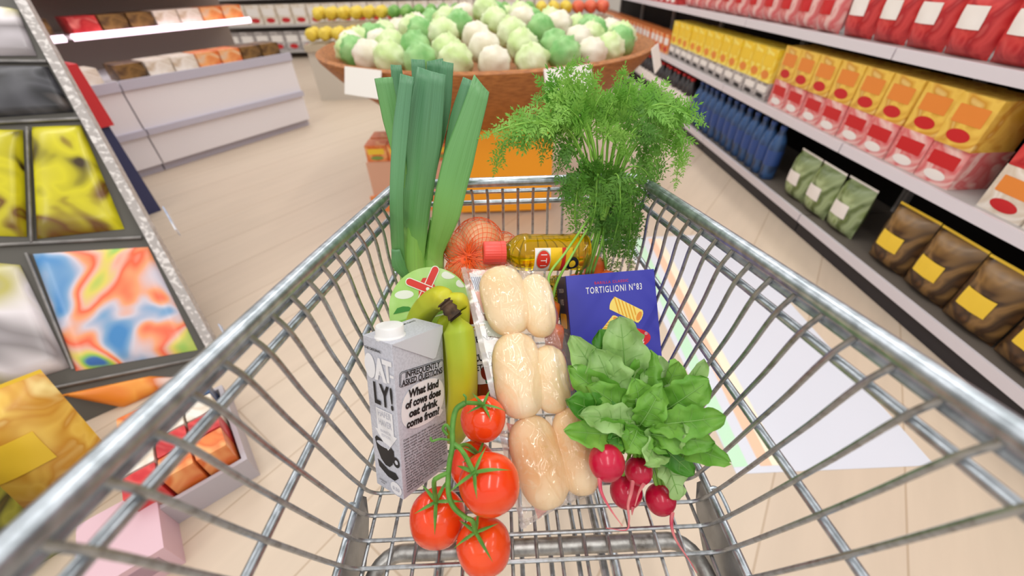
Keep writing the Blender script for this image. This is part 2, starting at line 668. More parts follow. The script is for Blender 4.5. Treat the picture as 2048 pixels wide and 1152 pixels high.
# folded side plates that carry the basket, with a slot loop welded outside
for s in (-1, 1):
    mb = MB()
    n = 16
    xs, vs = [], []
    for j in range(n + 1):
        k = 3.75 + (-4.2 - 3.75) * j / n
        a, b = node('bend', k, s), node('lower', k, s)
        top = a.lerp(b, 0.13) + V((s * 0.003, 0, -0.003))
        drop = 0.062 * math.sqrt(min(1, j / 4.0)) if j < 4 else 0.062
        vs.append((top, top + V((-s * 0.004, 0, -max(0.004, drop)))))
    for th in (0, 1):
        off = V((s * 0.0022 * th, 0, 0))
        mb.add([p + off for pr_ in vs for p in pr_], [(2 * j, 2 * j + 2, 2 * j + 3, 2 * j + 1) for j in range(n)])
    m0 = 0
    nn = 2 * (n + 1)
    for j in range(n):
        mb.f.append([2 * j, 2 * j + 2, 2 * j + 2 + nn, 2 * j + nn])
        mb.f.append([2 * j + 1, 2 * j + 3, 2 * j + 3 + nn, 2 * j + 1 + nn])
        mb.mi += [0, 0]
    pl = mb.obj('side_plate', M['plate'], tr, angle=30)
    a0 = node('bend', 3.3, s).lerp(node('lower', 3.3, s), 0.15)
    a1 = node('bend', 2.1, s).lerp(node('lower', 2.1, s), 0.15)
    o = V((s * 0.0115, 0, 0))
    up = V((0, 0, 0.006))
    loop = [a0 + V((s * 0.006, 0, 0)), a0 + o + up * 0.2, a0.lerp(a1, 0.15) + o * 1.35, a0.lerp(a1, 0.85) + o * 1.35, a1 + o, a1 + V((s * 0.006, 0, 0))]
    MB().tube(spline(loop, 4), 0.0022, 7).obj('slot_loop', M['steel'], pl)

# carrying tube bent round under the basket
zc = 0.629
yb = node('bend', 1.75).y
cp = []
for s in (-1, 1):
    q = [V((s * 0.172, -0.42, zc + 0.045)), V((s * 0.18, -0.1, zc + 0.014)), V((s * 0.184, yb - 0.045, zc + 0.003))]
    arc = [V((s * (0.154 + 0.03 * math.cos(t)), yb - 0.04 + 0.04 * math.sin(t), zc)) for t in [PI / 2 * i / 6 for i in range(1, 7)]]
    half = q + arc
    cp += half if s < 0 else list(reversed(half))
MB().tube(cp, 0.0092, 14).obj('chassis_tube', M['tube'], tr)
for x, w_, y0 in ((-0.112, 0.004, -0.3), (-0.016, 0.003, -0.3), (0.018, 0.003, -0.3), (0.05, 0.003, -0.3), (0.078, 0.0048, -0.3)):
    MB().tube([(x * 1.1, y0, 0.615), (x, 0.1, 0.603), (x * 0.86, 0.4, 0.57)], w_, 8).obj('support_rod', M['steel'], tr)
# legs, lower frame and castors
MB().tube(spline([(-0.172, -0.42, zc + 0.045), (-0.19, -0.44, 0.5), (-0.2, -0.3, 0.17), (-0.17, 0.45, 0.13), (0, 0.5, 0.13), (0.17, 0.45, 0.13), (0.2, -0.3, 0.17), (0.19, -0.44, 0.5), (0.172, -0.42, zc + 0.045)], 6), 0.011, 12).obj('lower_frame', M['steel'], tr)
for x, y in ((-0.2, -0.3), (0.2, -0.3), (-0.165, 0.44), (0.165, 0.44)):
    MB().tube([(x, y, 0.13), (x, y, 0.155)], 0.012, 10).box((x - 0.016, y - 0.02, 0.05), (x - 0.013, y + 0.02, 0.13)).box((x + 0.013, y - 0.02, 0.05), (x + 0.016, y + 0.02, 0.13)).obj('castor_fork', M['steel'], tr)
    MB().lathe([(0.02, -0.013), (0.05, -0.012), (0.055, -0.006), (0.055, 0.006), (0.05, 0.012), (0.02, 0.013)], (x, y, 0.055), (1, 0, 0), 24).obj('castor_wheel', M['rubber'], tr)
for s in (-1, 1):
    MB().tube(spline([node('rim', K0, s) + V((s * 0.004, 0, 0.004)), node('rim', K0, s) + V((s * 0.004, -0.12, 0.02)), (s * 0.22, -0.34, 1.03)], 4), 0.0072, 10).obj('handle_arm', M['steel'], tr)
MB().tube([(-0.24, -0.34, 1.03), (0.24, -0.34, 1.03)], 0.014, 16).obj('handle', mat('red_handle', '#a3262a', 0.4), tr)


# ------------------------------------------------------------------ oat drink carton
def frame_prism(mb, o, u, v, n, wd, ht, dp, mi=0, bev=0.0015):
    """upright carton with softened vertical edges; n points out of the front face"""
    out = rrect(0, -dp, wd, 0, bev, 3)
    k = len(out)
    lo = [o + u * x + n * y for x, y in out]
    hi = [p + v * ht for p in lo]
    mb.add(lo + hi, [tuple(range(k - 1, -1, -1)), tuple(range(k, 2 * k))] + [(i, (i + 1) % k, k + (i + 1) % k, k + i) for i in range(k)], mi)


cu = V((0.589, 0.7267, -0.3535)).normalized()
cv = V((0.0299, 0.4175, 0.9082))
cv = (cv - cu * cv.dot(cu)).normalized()
cn = cu.cross(cv)
co = V((-0.1495, 0.1155, 0.6775))
cw, ch, cdp = 0.0743, 0.1897, 0.0487
t = thing('oat_drink_carton', 'tall grey oat drink carton with white screw cap, leaning on the bananas', 'drink carton', co + cu * cw / 2 - cn * cdp / 2)
mb = MB()
frame_prism(mb, co, cu, cv, cn, cw, ch, cdp, 0)
e = cn * 0.0004
of = co + e


def F(x, y):     # a point on the front face in fractions
    return of + cu * (x * cw) + cv * (y * ch)


# badge
rt = math.radians(-7)
ta, tb = cu * math.cos(rt) + cv * math.sin(rt), cv * math.cos(rt) - cu * math.sin(rt)
bo = of + cu * 0.53 * cw + cv * 0.752 * ch
bw, bh = 0.445 * cw, 0.047 * ch
for r_, mi, z in ((0.0, 1, 0), (0.0006, 0, 1), (0.0013, 1, 2), (0.0018, 0, 3)):
    mb.poly(rrect(-bw + r_, -bh + r_, bw - r_, bh - r_, 0.0035 - r_ * 0.8), bo + e * (0.6 * z), ta, tb, mi)
o_ = e * 3
mb.text('INFREQUENTLY', bo + o_ + tb * 0.0040, ta, tb, 0.0100, 1, bold=0.026, width=0.70 * cw)
mb.text('ASKED QUESTIONS', bo + o_ - tb * 0.0045, ta, tb, 0.0100, 1, bold=0.026, width=0.82 * cw)
# speech bubble with a tail
bo = of + cu * 0.515 * cw + cv * 0.555 * ch
blob = [(0.445 * cw * math.copysign(abs(math.cos(a)) ** 0.8, math.cos(a)), 0.145 * ch * math.copysign(abs(math.sin(a)) ** 0.85, math.sin(a))) for a in [2 * PI * i / 48 for i in range(48)]]
mb.poly(blob, bo + e, ta, tb, 2)
mb.poly([(0.2 * cw, -0.085 * ch), (0.27 * cw, -0.125 * ch), (0.36 * cw, -0.135 * ch), (0.44 * cw, -0.105 * ch), (0.36 * cw, -0.08 * ch), (0.38 * cw, -0.03 * ch)], bo + e * 1.5, ta, tb, 2)
for i, (s, w_, x) in enumerate((('What kind', 0.62, -0.01), ('of cows does', 0.73, -0.01), ('oat drink', 0.60, -0.01), ('come from?', 0.68, 0.0))):
    mb.text(s, bo + o_ + ta * x * cw + tb * (0.092 - 0.062 * i) * ch, ta, tb, 0.0128, 1, bold=0.045, width=w_ * cw)
rt = math.radians(-5)
ta, tb = cu * math.cos(rt) + cv * math.sin(rt), cv * math.cos(rt) - cu * math.sin(rt)
para = ["Cows making oat drink? Who on", "earth would ask such a question? Actually,", "many people would ask such a question", "which might suggest that we have a",
        "little more work to do getting people to", "know about the concept of oat drink in", "general and its origins in particular. So", "to just in case you didn't know already:",
        "oat drink comes from no kind of cow at", "all (imagine mind-blowing, head-explod-", "ing gif here) but instead from the best", "and most considerate kind of oats, which",
        "are quite willingly turned into an oat", "drink that is in general better for the", "climate than the milk made by cows", "(imagine another mind-blowing, head-",
        "exploding gif here). Pretty fascinating", "stuff to find on the side of a", "carton we know."]
for i, s in enumerate(para):
    mb.text(s, of + e + cu * 0.07 * cw + cv * (0.388 - 0.0194 * i) * ch, ta, tb, 0.0033, 1, align='LEFT', bold=0.01, width=min(0.9, 0.0225 * len(s)) * cw)
# left side face, read from its far edge to the near edge
sa, sb = cn.copy(), cv.copy()
os_ = co - cn * cdp - cu * 0.0004
e2 = -cu * 0.0004


def side_text(s, x, y, size, mi, **k):
    mb.text(s, os_ + e2 * 2 + sa * x * cdp + sb * y * ch, sa, sb, size, mi, **k)


side_text('THE ORIGINAL', 0.36, 0.935, 0.004, 1, bold=0.03, width=0.58 * cdp)
mb.poly(ellipse(0.2 * cdp, 0.825 * ch, 0.19 * cdp, 0.078 * ch), os_ + e2, sa, sb, 2)
side_text('A', 0.56, 0.815, 0.034, 2, bold=0.06, width=0.42 * cdp)
side_text('T', 0.82, 0.82, 0.034, 2, bold=0.04, width=0.33 * cdp)
side_text('-', 0.96, 0.815, 0.02, 2, bold=0.03)
side_text('&', 0.56, 0.80, 0.007, 0)
side_text('LY!', 0.6, 0.655, 0.036, 1, bold=0.03, spacing=1.12, width=0.66 * cdp)
mb.poly([(0.28 * cdp, 0.565 * ch), (0.86 * cdp, 0.565 * ch), (0.86 * cdp, 0.42 * ch), (0.97 * cdp, 0.42 * ch), (0.6 * cdp, 0.30 * ch), (0.17 * cdp, 0.42 * ch), (0.28 * cdp, 0.42 * ch)], os_ + e2, sa, sb, 2)
side_text('HAFER', 0.57, 0.535, 0.011, 0, bold=0.01, width=0.46 * cdp)
side_text('HAVER', 0.57, 0.475, 0.011, 0, bold=0.01, width=0.46 * cdp)
side_text('BARISTA', 0.57, 0.42, 0.005, 0, width=0.36 * cdp)
side_text('EDITION', 0.57, 0.392, 0.005, 0, width=0.3 * cdp)
cup = [(0.13, 0.345), (0.2, 0.365), (0.34, 0.355), (0.5, 0.335), (0.7, 0.33), (0.8, 0.315), (0.8, 0.27), (0.72, 0.215), (0.6, 0.185), (0.45, 0.185), (0.3, 0.215), (0.18, 0.28)]
mb.poly([(x * cdp, y * ch) for x, y in cup], os_ + e2 * 0.8, sa, sb, 1)
mb.poly(ellipse(0.44 * cdp, 0.325 * ch, 0.25 * cdp, 0.018 * ch, 20), os_ + e2 * 1.2, sa, sb, 0)
ring = ellipse(0.86 * cdp, 0.245 * ch, 0.12 * cdp, 0.035 * ch, 20)
mb.poly(ring, os_ + e2 * 0.9, sa, sb, 1)
mb.poly(ellipse(0.87 * cdp, 0.247 * ch, 0.055 * cdp, 0.015 * ch, 14), os_ + e2 * 1.3, sa, sb, 0)
mb.poly([(0.16 * cdp, 0.2 * ch), (0.3 * cdp, 0.185 * ch), (0.55 * cdp, 0.16 * ch), (0.8 * cdp, 0.165 * ch), (0.9 * cdp, 0.14 * ch), (0.75 * cdp, 0.105 * ch), (0.5 * cdp, 0.11 * ch), (0.2 * cdp, 0.15 * ch)], os_ + e2 * 0.8, sa, sb, 1)
side_text('oat-based\ndrink', 0.3, 0.05, 0.0035, 1)
mb.poly(ellipse(0.78 * cdp, 0.055 * ch, 0.2 * cdp, 0.043 * ch, 24), os_ + e2, sa, sb, 2)
side_text('0.50', 0.78, 0.052, 0.0068, 0, bold=0.02)
# small print on the top
mb.text('MADE FROM OATS', co + cv * (ch + 0.0003) + cu * 0.62 * cw - cn * 0.8 * cdp, cu, -cn, 0.005, 1, bold=0.02)
# folded ear of the top, pressed down on the front
ear = [(0.02, 1.0), (0.995, 1.0), (0.985, 0.955), (0.80, 0.815), (0.74, 0.812), (0.02, 0.992)]
th = 0.0022
lo = [co + cu * (x * cw) + cv * (y * ch) + cn * (0.0003) for x, y in ear]
hi = [co + cu * (x * cw) + cv * (y * ch) + cn * (th * (1.0 if i in (3, 4) else 0.6)) for i, (x, y) in enumerate(ear)]
n_ = len(ear)
mb.add(lo + hi, [tuple(range(n_, 2 * n_))] + [(i, (i + 1) % n_, n_ + (i + 1) % n_, n_ + i) for i in range(n_)], 3)
cart_grey = mat('carton_grey', '#c9cad4', 0.38, col2='#bebfc9', scale=420, detail=1, lo=0.45, hi=0.6)
mb.obj('carton', [cart_grey, M['black'], M['paper'], mat('carton_fold', '#cdced5', 0.36)], t, angle=25)
cap_o = co + cv * (ch - 0.001) + cu * 0.22 * cw - cn * 0.45 * cdp
MB().lathe([(0.0165, 0), (0.0165, 0.002), (0.0155, 0.003), (0.015, 0.0045), (0.0152, 0.0115), (0.0142, 0.0135), (0.012, 0.0138), (0.0, 0.0132)], cap_o, cv, 48, ribs=lambda a: 0.012 * (1 if int(a / (2 * PI) * 48) % 2 else 0)).obj('screw_cap', M['white'], t)

# ------------------------------------------------------------------ pasta box
pu = V((0.9914, 0.1247, -0.0408)).normalized()
pv = V((-0.0478, 0.6329, 0.7728))
pv = (pv - pu * pv.dot(pu)).normalized()
pn = pu.cross(pv)
po = V((0.0706, 0.2416, 0.6666))
po = CAM + (po - CAM) * 0.955
pw, ph, pd = 0.1286, 0.1741, 0.052
t = thing('pasta_box', 'blue cardboard pasta box standing behind the radish leaves', 'pasta box', po + pu * pw / 2)
mb = MB()
frame_prism(mb, po, pu, pv, pn, pw, ph, pd, 0, 0.0012)
e = pn * 0.0004
of = po + e
mb.text('BARILLA CLASSIC', of + pu * 0.5 * pw + pv * 0.925 * ph, pu, pv, 0.0052, 2, bold=0.01, width=0.38 * pw, spacing=1.25)
mb.text('TORTIGLIONI N°83', of + pu * 0.525 * pw + pv * 0.868 * ph, pu, pv, 0.0125, 1, bold=0.012, width=0.63 * pw, spacing=1.2)


def pasta_tube(x0, y0, x1, y1, r):
    """a printed picture of a ridged pasta tube"""
    a = V((x0, y0, 0))
    b = V((x1, y1, 0))
    d = (b - a).normalized()
    n2 = V((-d.y, d.x, 0))
    N_ = 9
    for i in range(N_):
        s0, s1 = -1 + 2 * i / N_, -1 + 2 * (i + 1) / N_
        sk = 0.28 * r
        q = [a + n2 * r * s0 + d * (sk * (s0 * s0)), a + n2 * r * s1 + d * (sk * s1 * s1), b + n2 * r * s1 - d * 0, b + n2 * r * s0]
        mb.poly([(p.x, p.y) for p in q], of, pu, pv, 4)
    L = (b - a).length
    for i in range(6):      # twisted grooves
        c0 = a + d * (L * (i + 0.1) / 7.5)
        q = [c0 + n2 * r * 0.95, c0 + n2 * r * 0.95 + d * 0.0022, c0 - n2 * r * 0.95 + d * (L * 0.36 + 0.0022), c0 - n2 * r * 0.95 + d * L * 0.36]
        mb.poly([(p.x, p.y) for p in q], of + e * 0.4, pu, pv, 5)
    an = math.atan2(d.y, d.x)
    for rr, mi, k in ((1.0, 4, 1.2), (0.72, 6, 1.5)):
        q = []
        for i in range(28):
            th_ = 2 * PI * i / 28
            wob = 1 + (0.06 * (i % 2) if rr == 1.0 else 0)
            p = b + d * (0.5 * r * rr * wob * math.cos(th_)) + n2 * (r * rr * wob * math.sin(th_))
            q.append((p.x, p.y))
        mb.poly(q, of + e * 0.5 * k, pu, pv, mi)


pasta_tube(0.32 * pw, 0.47 * ph, 0.52 * pw, 0.62 * ph, 0.0085)
pasta_tube(0.47 * pw, 0.765 * ph, 0.775 * pw, 0.635 * ph, 0.0095)
mb.poly(ellipse(0.56 * pw, 0.46 * ph, 0.325 * pw, 0.095 * ph), of + e, pu, pv, 7)
mb.text('Barilla', of + e * 2 + pu * 0.55 * pw + pv * 0.455 * ph, pu, pv, 0.022, 1, bold=0.02, shear=0.25, width=0.5 * pw)
mb.text('®', of + e * 2 + pu * 0.835 * pw + pv * 0.49 * ph, pu, pv, 0.006, 1)
mb.text('500 g', of + pu * 0.86 * pw + pv * 0.06 * ph, pu, pv, 0.008, 1)
os_ = po - pn * pd - pu * 0.0004
e2 = -pu * 0.0004
mb.add([os_ + pv * 0.001, os_ + pn * pd + pv * 0.001, os_ + pn * pd + pv * (ph - 0.001), os_ + pv * (ph - 0.001)], [(0, 1, 2, 3)], 8)
mb.text('TORTIGLIONI', os_ + e2 + pn * 0.5 * pd + pv * 0.885 * ph, pn, pv, 0.008, 1, width=0.5 * pd)
mb.text('N°83', os_ + e2 + pn * 0.5 * pd + pv * 0.79 * ph, pn, pv, 0.012, 1, width=0.3 * pd)
mb.poly(rrect(0.2 * pd, 0.58 * ph, 0.82 * pd, 0.70 * ph, 0.004), os_ + e2, pn, pv, 3)
mb.text('13 min', os_ + e2 + pn * 0.5 * pd + pv * 0.54 * ph, pn, pv, 0.006, 1, width=0.6 * pd)
mb.poly(ellipse(0.5 * pd, 0.16 * ph, 0.5 * pd, 0.085 * ph), os_ + e2, pn, pv, 7)
mb.text('Barilla', os_ + e2 * 2 + pn * 0.5 * pd + pv * 0.16 * ph, pn, pv, 0.014, 1, bold=0.02, shear=0.2, width=0.8 * pd)
mb.obj('box', [mat('pasta_blue', '#3d3fae', 0.4), M['paper'], mat('print_red', '#d4344c', 0.4), mat('pasta_yellow', '#f6c632', 0.4), mat('pasta_pale', '#f8dd74', 0.4),
               mat('pasta_groove', '#e9a92c', 0.4), mat('pasta_hollow', '#e8953a', 0.5), mat('oval_red', '#d5202f', 0.35), mat('pasta_side', '#33325f', 0.4)], t, angle=25)

# ------------------------------------------------------------------ sausage pack with an arched top, behind the carton
bn = V((0.05, -0.80, 0.60)).normalized()
bu = V((1, 0.06, -0.0)).normalized()
bu = (bu - bn * bu.dot(bn)).normalized()
bv = bn.cross(bu)
bc = at(862, 617, 0.556)
R_ = 0.0575
low = 0.08
t = thing('cold_cuts_pack', 'light green round-topped plastic pack with a red crossed emblem, behind the bananas', 'food pack', bc)
arch = ellipse(0, 0, R_, R_, 36, 0, PI * 37 / 36) + [(-R_, -low * 0.5), (-R_ + 0.006, -low), (R_ - 0.006, -low), (R_, -low * 0.5)]
mb = MB()
nn = len(arch)
rings = [(1.0, 0.0), (1.0, -0.002), (0.93, -0.004), (0.9, -0.016), (0.86, -0.018)]
vs = [bc + bu * (x * k) + bv * (y * k) + bn * d for k, d in rings for x, y in arch]
fs = [tuple(range(nn))] + [(i * nn + j, (i + 1) * nn + j, (i + 1) * nn + (j + 1) % nn, i * nn + (j + 1) % nn) for i in range(len(rings) - 1) for j in range(nn)] + [tuple((len(rings) - 1) * nn + j for j in range(nn - 1, -1, -1))]
mb.add(vs, fs, 0)
e = bn * 0.0004


def clip_arch(pts, k=0.97):
    out = []
    for x, y in pts:
        if y > 0:
            r = math.hypot(x, y)
            if r > R_ * k:
                x, y = x * R_ * k / r, y * R_ * k / r
        else:
            x = max(-R_ * k, min(R_ * k, x))
        out.append((x, y))
    return out


def hill(xs, top, bot):
    up = [(x, top(x)) for x in xs]
    dn = [(x, bot(x)) for x in reversed(xs)]
    return clip_arch(up + dn)


xs = [-0.065 + 0.13 * i / 24 for i in range(25)]
mb.poly(hill(xs, lambda x: -0.012 + 0.010 * x / 0.06 + 0.012 * (x / 0.06) ** 2 * (x > 0), lambda x: -0.083), bc + e, bu, bv, 1)
mb.poly(hill(xs, lambda x: -0.002 + 0.016 * x / 0.06, lambda x: -0.010 + 0.012 * x / 0.06), bc + e * 1.5, bu, bv, 2)
mb.poly(hill(xs, lambda x: -0.013 + 0.012 * x / 0.06, lambda x: -0.026 + 0.014 * x / 0.06), bc + e * 1.6, bu, bv, 3)
for x, y, rx, ry in ((-0.035, 0.022, 0.013, 0.006), (0.028, 0.045, 0.010, 0.006), (0.045, 0.032, 0.008, 0.006)):
    mb.poly(clip_arch(ellipse(x, y, rx, ry, 20)), bc + e, bu, bv, 4)
mb.poly([(-0.052, -0.004), (-0.046, 0.004), (-0.038, 0.006), (-0.03, 0.005), (-0.024, 0.0)], bc + e * 2, bu, bv, 5)
bc0, bc = bc, bc + bv * 0.013 - bu * 0.004
# emblem: a hut with two crossed sausages as mill sails
mb.poly([(-0.012, -0.004), (0.016, -0.004), (0.012, 0.018), (0.006, 0.030), (-0.004, 0.030), (-0.010, 0.020)], bc + e * 2, bu, bv, 6)
for x0, y0, x1, y1 in ((-0.022, 0.026, 0.026, 0.002), (-0.012, -0.008, 0.014, 0.040)):
    a, b = V((x0, y0, 0)), V((x1, y1, 0))
    d = (b - a).normalized()
    n2 = V((-d.y, d.x, 0))
    for r, mi, z in ((0.0058, 4, 2.6), (0.0046, 6, 3.2)):
        pts = []
        for c, s in ((a, -1), (b, 1)):
            for i in range(9):
                th_ = -PI / 2 + PI * i / 8
                p = c + d * (s * r * math.cos(th_)) + n2 * (s * r * math.sin(th_))
                pts.append((p.x, p.y))
        mb.poly(pts, bc + e * (z + (0.9 if x0 < -0.02 else 0)), bu, bv, mi)
mb.poly(ellipse(0.002, 0.0145, 0.0025, 0.0025, 14), bc + e * 5, bu, bv, 4)
dd = (bu * 0.026 + bv * 0.048).normalized()
mb.text('1834', bc + e * 4.6 - bu * 0.0075 + bv * 0.0005, dd, bn.cross(dd), 0.0055, 4, bold=0.02)
bc = bc0
mb.text('SCHINKEN', bc + e * 2 - bu * 0.043 - bv * 0.039, bu, bv, 0.016, 5, bold=0.03, align='LEFT')
mb.obj('pack', [mat('pack_green', '#a4d86a', 0.3, col2='#c4e898', scale=18), M['paper'], mat('hill_green', '#8cc04e', 0.35), mat('hill_lime', '#b5dc5e', 0.35), mat('cloud_white', '#eef5e6', 0.4),
                mat('bush_green', '#3f8f35', 0.4), mat('emblem_red', '#dc3a30', 0.35)], t, angle=25)

# ------------------------------------------------------------------ bananas
crown = at(905, 622, 0.478)
t = thing('banana_bunch', 'bunch of yellow green bananas hanging from a brown crown beside the grey carton', 'bananas', crown)


def banana(pts, r, twist=0.3):
    path = spline(pts, 8)
    m_ = len(path)
    prof = []
    for i in range(m_):
        s = i / (m_ - 1)
        if s < 0.18:
            k = 0.36 + 0.64 * (s / 0.18) ** 1.4
        elif s > 0.86:
            k = 1 - 0.72 * ((s - 0.86) / 0.14) ** 1.6
        else:
            k = 1.0
        prof.append(r * k)
    mb_ = MB()
    n = 20
    tans = [(path[min(i + 1, m_ - 1)] - path[max(i - 1, 0)]).normalized() for i in range(m_)]
    nx = tans[0].cross(V((0.3, 0.2, 1))).normalized()
    vs, fs = [], []
    for i in range(m_):
        nx = (nx - tans[i] * nx.dot(tans[i])).normalized()
        ny = tans[i].cross(nx)
        for j in range(n):
            an = 2 * PI * j / n + twist
            q = 1 + 0.055 * math.cos(5 * an)
            vs.append(path[i] + (nx * math.cos(an) + ny * math.sin(an)) * prof[i] * q)
    for i in range(m_ - 1):
        for j in range(n):
            fs.append((i * n + j, i * n + (j + 1) % n, (i + 1) * n + (j + 1) % n, (i + 1) * n + j))
    fs.append(tuple(range(n - 1, -1, -1)))
    fs.append(tuple((m_ - 1) * n + j for j in range(n)))
    mb_.add(vs, fs, 0)
    tip = path[-1]
    mb_.tube([tip - tans[-1] * 0.002, tip + tans[-1] * 0.004], [prof[-1] * 1.02, prof[-1] * 0.75], 10, mi=1)
    return mb_


bm_ = [M['banana'], M['banana_tip']]
banana([at(908, 634, 0.478), at(916, 665, 0.478), at(922, 720, 0.480), at(924, 790, 0.50), at(913, 850, 0.53), at(900, 880, 0.555)], 0.0182).obj('banana', bm_, t, angle=60)
banana([at(901, 634, 0.484), at(897, 660, 0.505), at(892, 720, 0.532), at(893, 790, 0.548), at(896, 840, 0.57)], 0.0165, 0.6).obj('banana', bm_, t, angle=60)
banana([at(901, 622, 0.484), at(882, 598, 0.496), at(858, 608, 0.508), at(838, 640, 0.524), at(826, 690, 0.532)], 0.0155, 0.2).obj('banana', bm_, t, angle=60)
banana([at(908, 622, 0.486), at(914, 606, 0.493), at(919, 626, 0.503), at(914, 680, 0.520), at(904, 730, 0.535)], 0.0140, 0.5).obj('banana', bm_, t, angle=60)
mb = MB()
a, b = at(895, 613, 0.470), at(910, 632, 0.470)
cs = spline([a + (a - b) * 0.5, a, b, b + (b - a) * 0.2], 5)
mb.tube(cs, [0.0084 + 0.0014 * math.sin(i * 2.1) for i in range(len(cs))], 14)
for k in range(4):
    p = a.lerp(b, k / 3)
    mb.tube([p, p + V((random.uniform(-.003, .003), 0.002, 0.009))], [0.0045, 0.002], 7)
mb.obj('crown', M['banana_tip'], t, angle=80)

# ------------------------------------------------------------------ ketchup bottle
kb, kt = at(990, 792, 0.549), at(953, 614, 0.547)
kax = (kt - kb).normalized()
kl = (kt - kb).length
t = thing('ketchup_bottle', 'red brown ketchup bottle with white label, tucked between the bananas and the bread bag', 'sauce bottle', kb)
R_ = 0.0255
MB().lathe([(0.018, -0.004), (0.024, 0), (R_, 0.006), (R_, kl * 0.18), (R_ - 0.0012, kl * 0.2), (R_ - 0.0012, kl * 0.84), (R_, kl * 0.86), (R_ * 0.95, kl * 0.92), (R_ * 0.72, kl * 1.0), (R_ * 0.4, kl * 1.05), (0, kl * 1.06)], kb, kax, 40).obj('bottle', mat('ketchup', '#7c2a14', 0.12, coat=0.5, col2='#8f3519', scale=9), t)
# label wrapped round the front
toc = (CAM - kb)
toc = (toc - kax * toc.dot(kax)).normalized()
kx = kax.cross(toc).normalized()


def K(x, h, off=0.0):      # x metres round the girth, h metres along the axis
    an = x / R_
    return kb + kax * h + (toc * math.cos(an) + kx * math.sin(an)) * (R_ + off)


def wrap_poly(mb_, pts, mi, off):
    """fan an outline onto the curved label"""
    cx = sum(p[0] for p in pts) / len(pts)
    cy = sum(p[1] for p in pts) / len(pts)
    vs = [K(cx, cy, off)]
    for q in (0.5, 1.0):
        vs += [K(cx + (x - cx) * q, cy + (y - cy) * q, off) for x, y in pts]
    n = len(pts)
    fs = [(0, 1 + i, 1 + (i + 1) % n) for i in range(n)] + [(1 + i, 1 + n + i, 1 + n + (i + 1) % n, 1 + (i + 1) % n) for i in range(n)]
    mb_.add(vs, fs, mi)


def wrap_text(mb_, s, x, h, size, mi, off, width, bold=0.02):
    vs, fs = text_mesh(s, 'CENTER', bold, 0, 1, 1, 0)
    xs_ = [p[0] for p in vs]
    k = width / (max(xs_) - min(xs_))
    mb_.add([K(x + px_ * k, h + py_ * size, off) for px_, py_ in vs], fs, mi)


mb = MB()
l0, l1 = kl * 0.2, kl * 0.84
mb.grid(lambda a, b: K(-0.04 + 0.08 * a, l0 + (l1 - l0) * b, 0.0004), 25, 6, 0)
wrap_poly(mb, [(0.004 + 0.034 * math.cos(i / 20 * PI), l1 - 0.018 + 0.016 * math.sin(i / 20 * PI)) for i in range(21)], 5, 0.0008)
wrap_poly(mb, [(0.004 + 0.031 * math.cos(i / 20 * PI), l1 - 0.018 + 0.013 * math.sin(i / 20 * PI)) for i in range(21)], 0, 0.0010)
wrap_text(mb, 'HEINZ', -0.002, l1 - 0.021, 0.011, 1, 0.0014, 0.03, 0.03)
wrap_text(mb, 'CURRY', -0.002, l1 - 0.045, 0.013, 1, 0.0014, 0.032, 0.03)
wrap_text(mb, 'KETCHUP', -0.0035, l1 - 0.058, 0.011, 1, 0.0014, 0.04, 0.02)
mb.tube([K(0.0, l0 + 0.026, 0.001), K(0.006, l0 + 0.034, 0.001), K(0.012, l0 + 0.02, 0.001)], 0.0004, 5, mi=2)
wrap_poly(mb, [(0.01 + 0.007 * math.cos(i / 16 * 2 * PI) * (1 + 0.25 * math.cos(3 * i / 16 * 2 * PI)), l0 + 0.013 + 0.012 * math.sin(i / 16 * 2 * PI)) for i in range(16)], 2, 0.0012)
wrap_poly(mb, [(0.008 + 0.003 * math.cos(i / 12 * 2 * PI), l0 + 0.036 + 0.0035 * math.sin(i / 12 * 2 * PI)) for i in range(12)], 2, 0.0012)
wrap_poly(mb, [(-0.006 + 0.006 * math.cos(i / 16 * 2 * PI), l0 + 0.014 + 0.009 * math.sin(i / 16 * 2 * PI)) for i in range(16)], 3, 0.0012)
wrap_poly(mb, [(-0.008, l0 + 0.0005), (0.003, l0 + 0.0005), (0.003, l0 + 0.007), (-0.008, l0 + 0.007)], 4, 0.0011)
mb.obj('label', [M['paper'], M['black'], mat('basil_print', '#5b8f4c', 0.4), mat('sauce_print', '#7a2416', 0.4), mat('label_green', '#2f6a45', 0.4), mat('label_gold', '#d6a53b', 0.4)], t, angle=60)


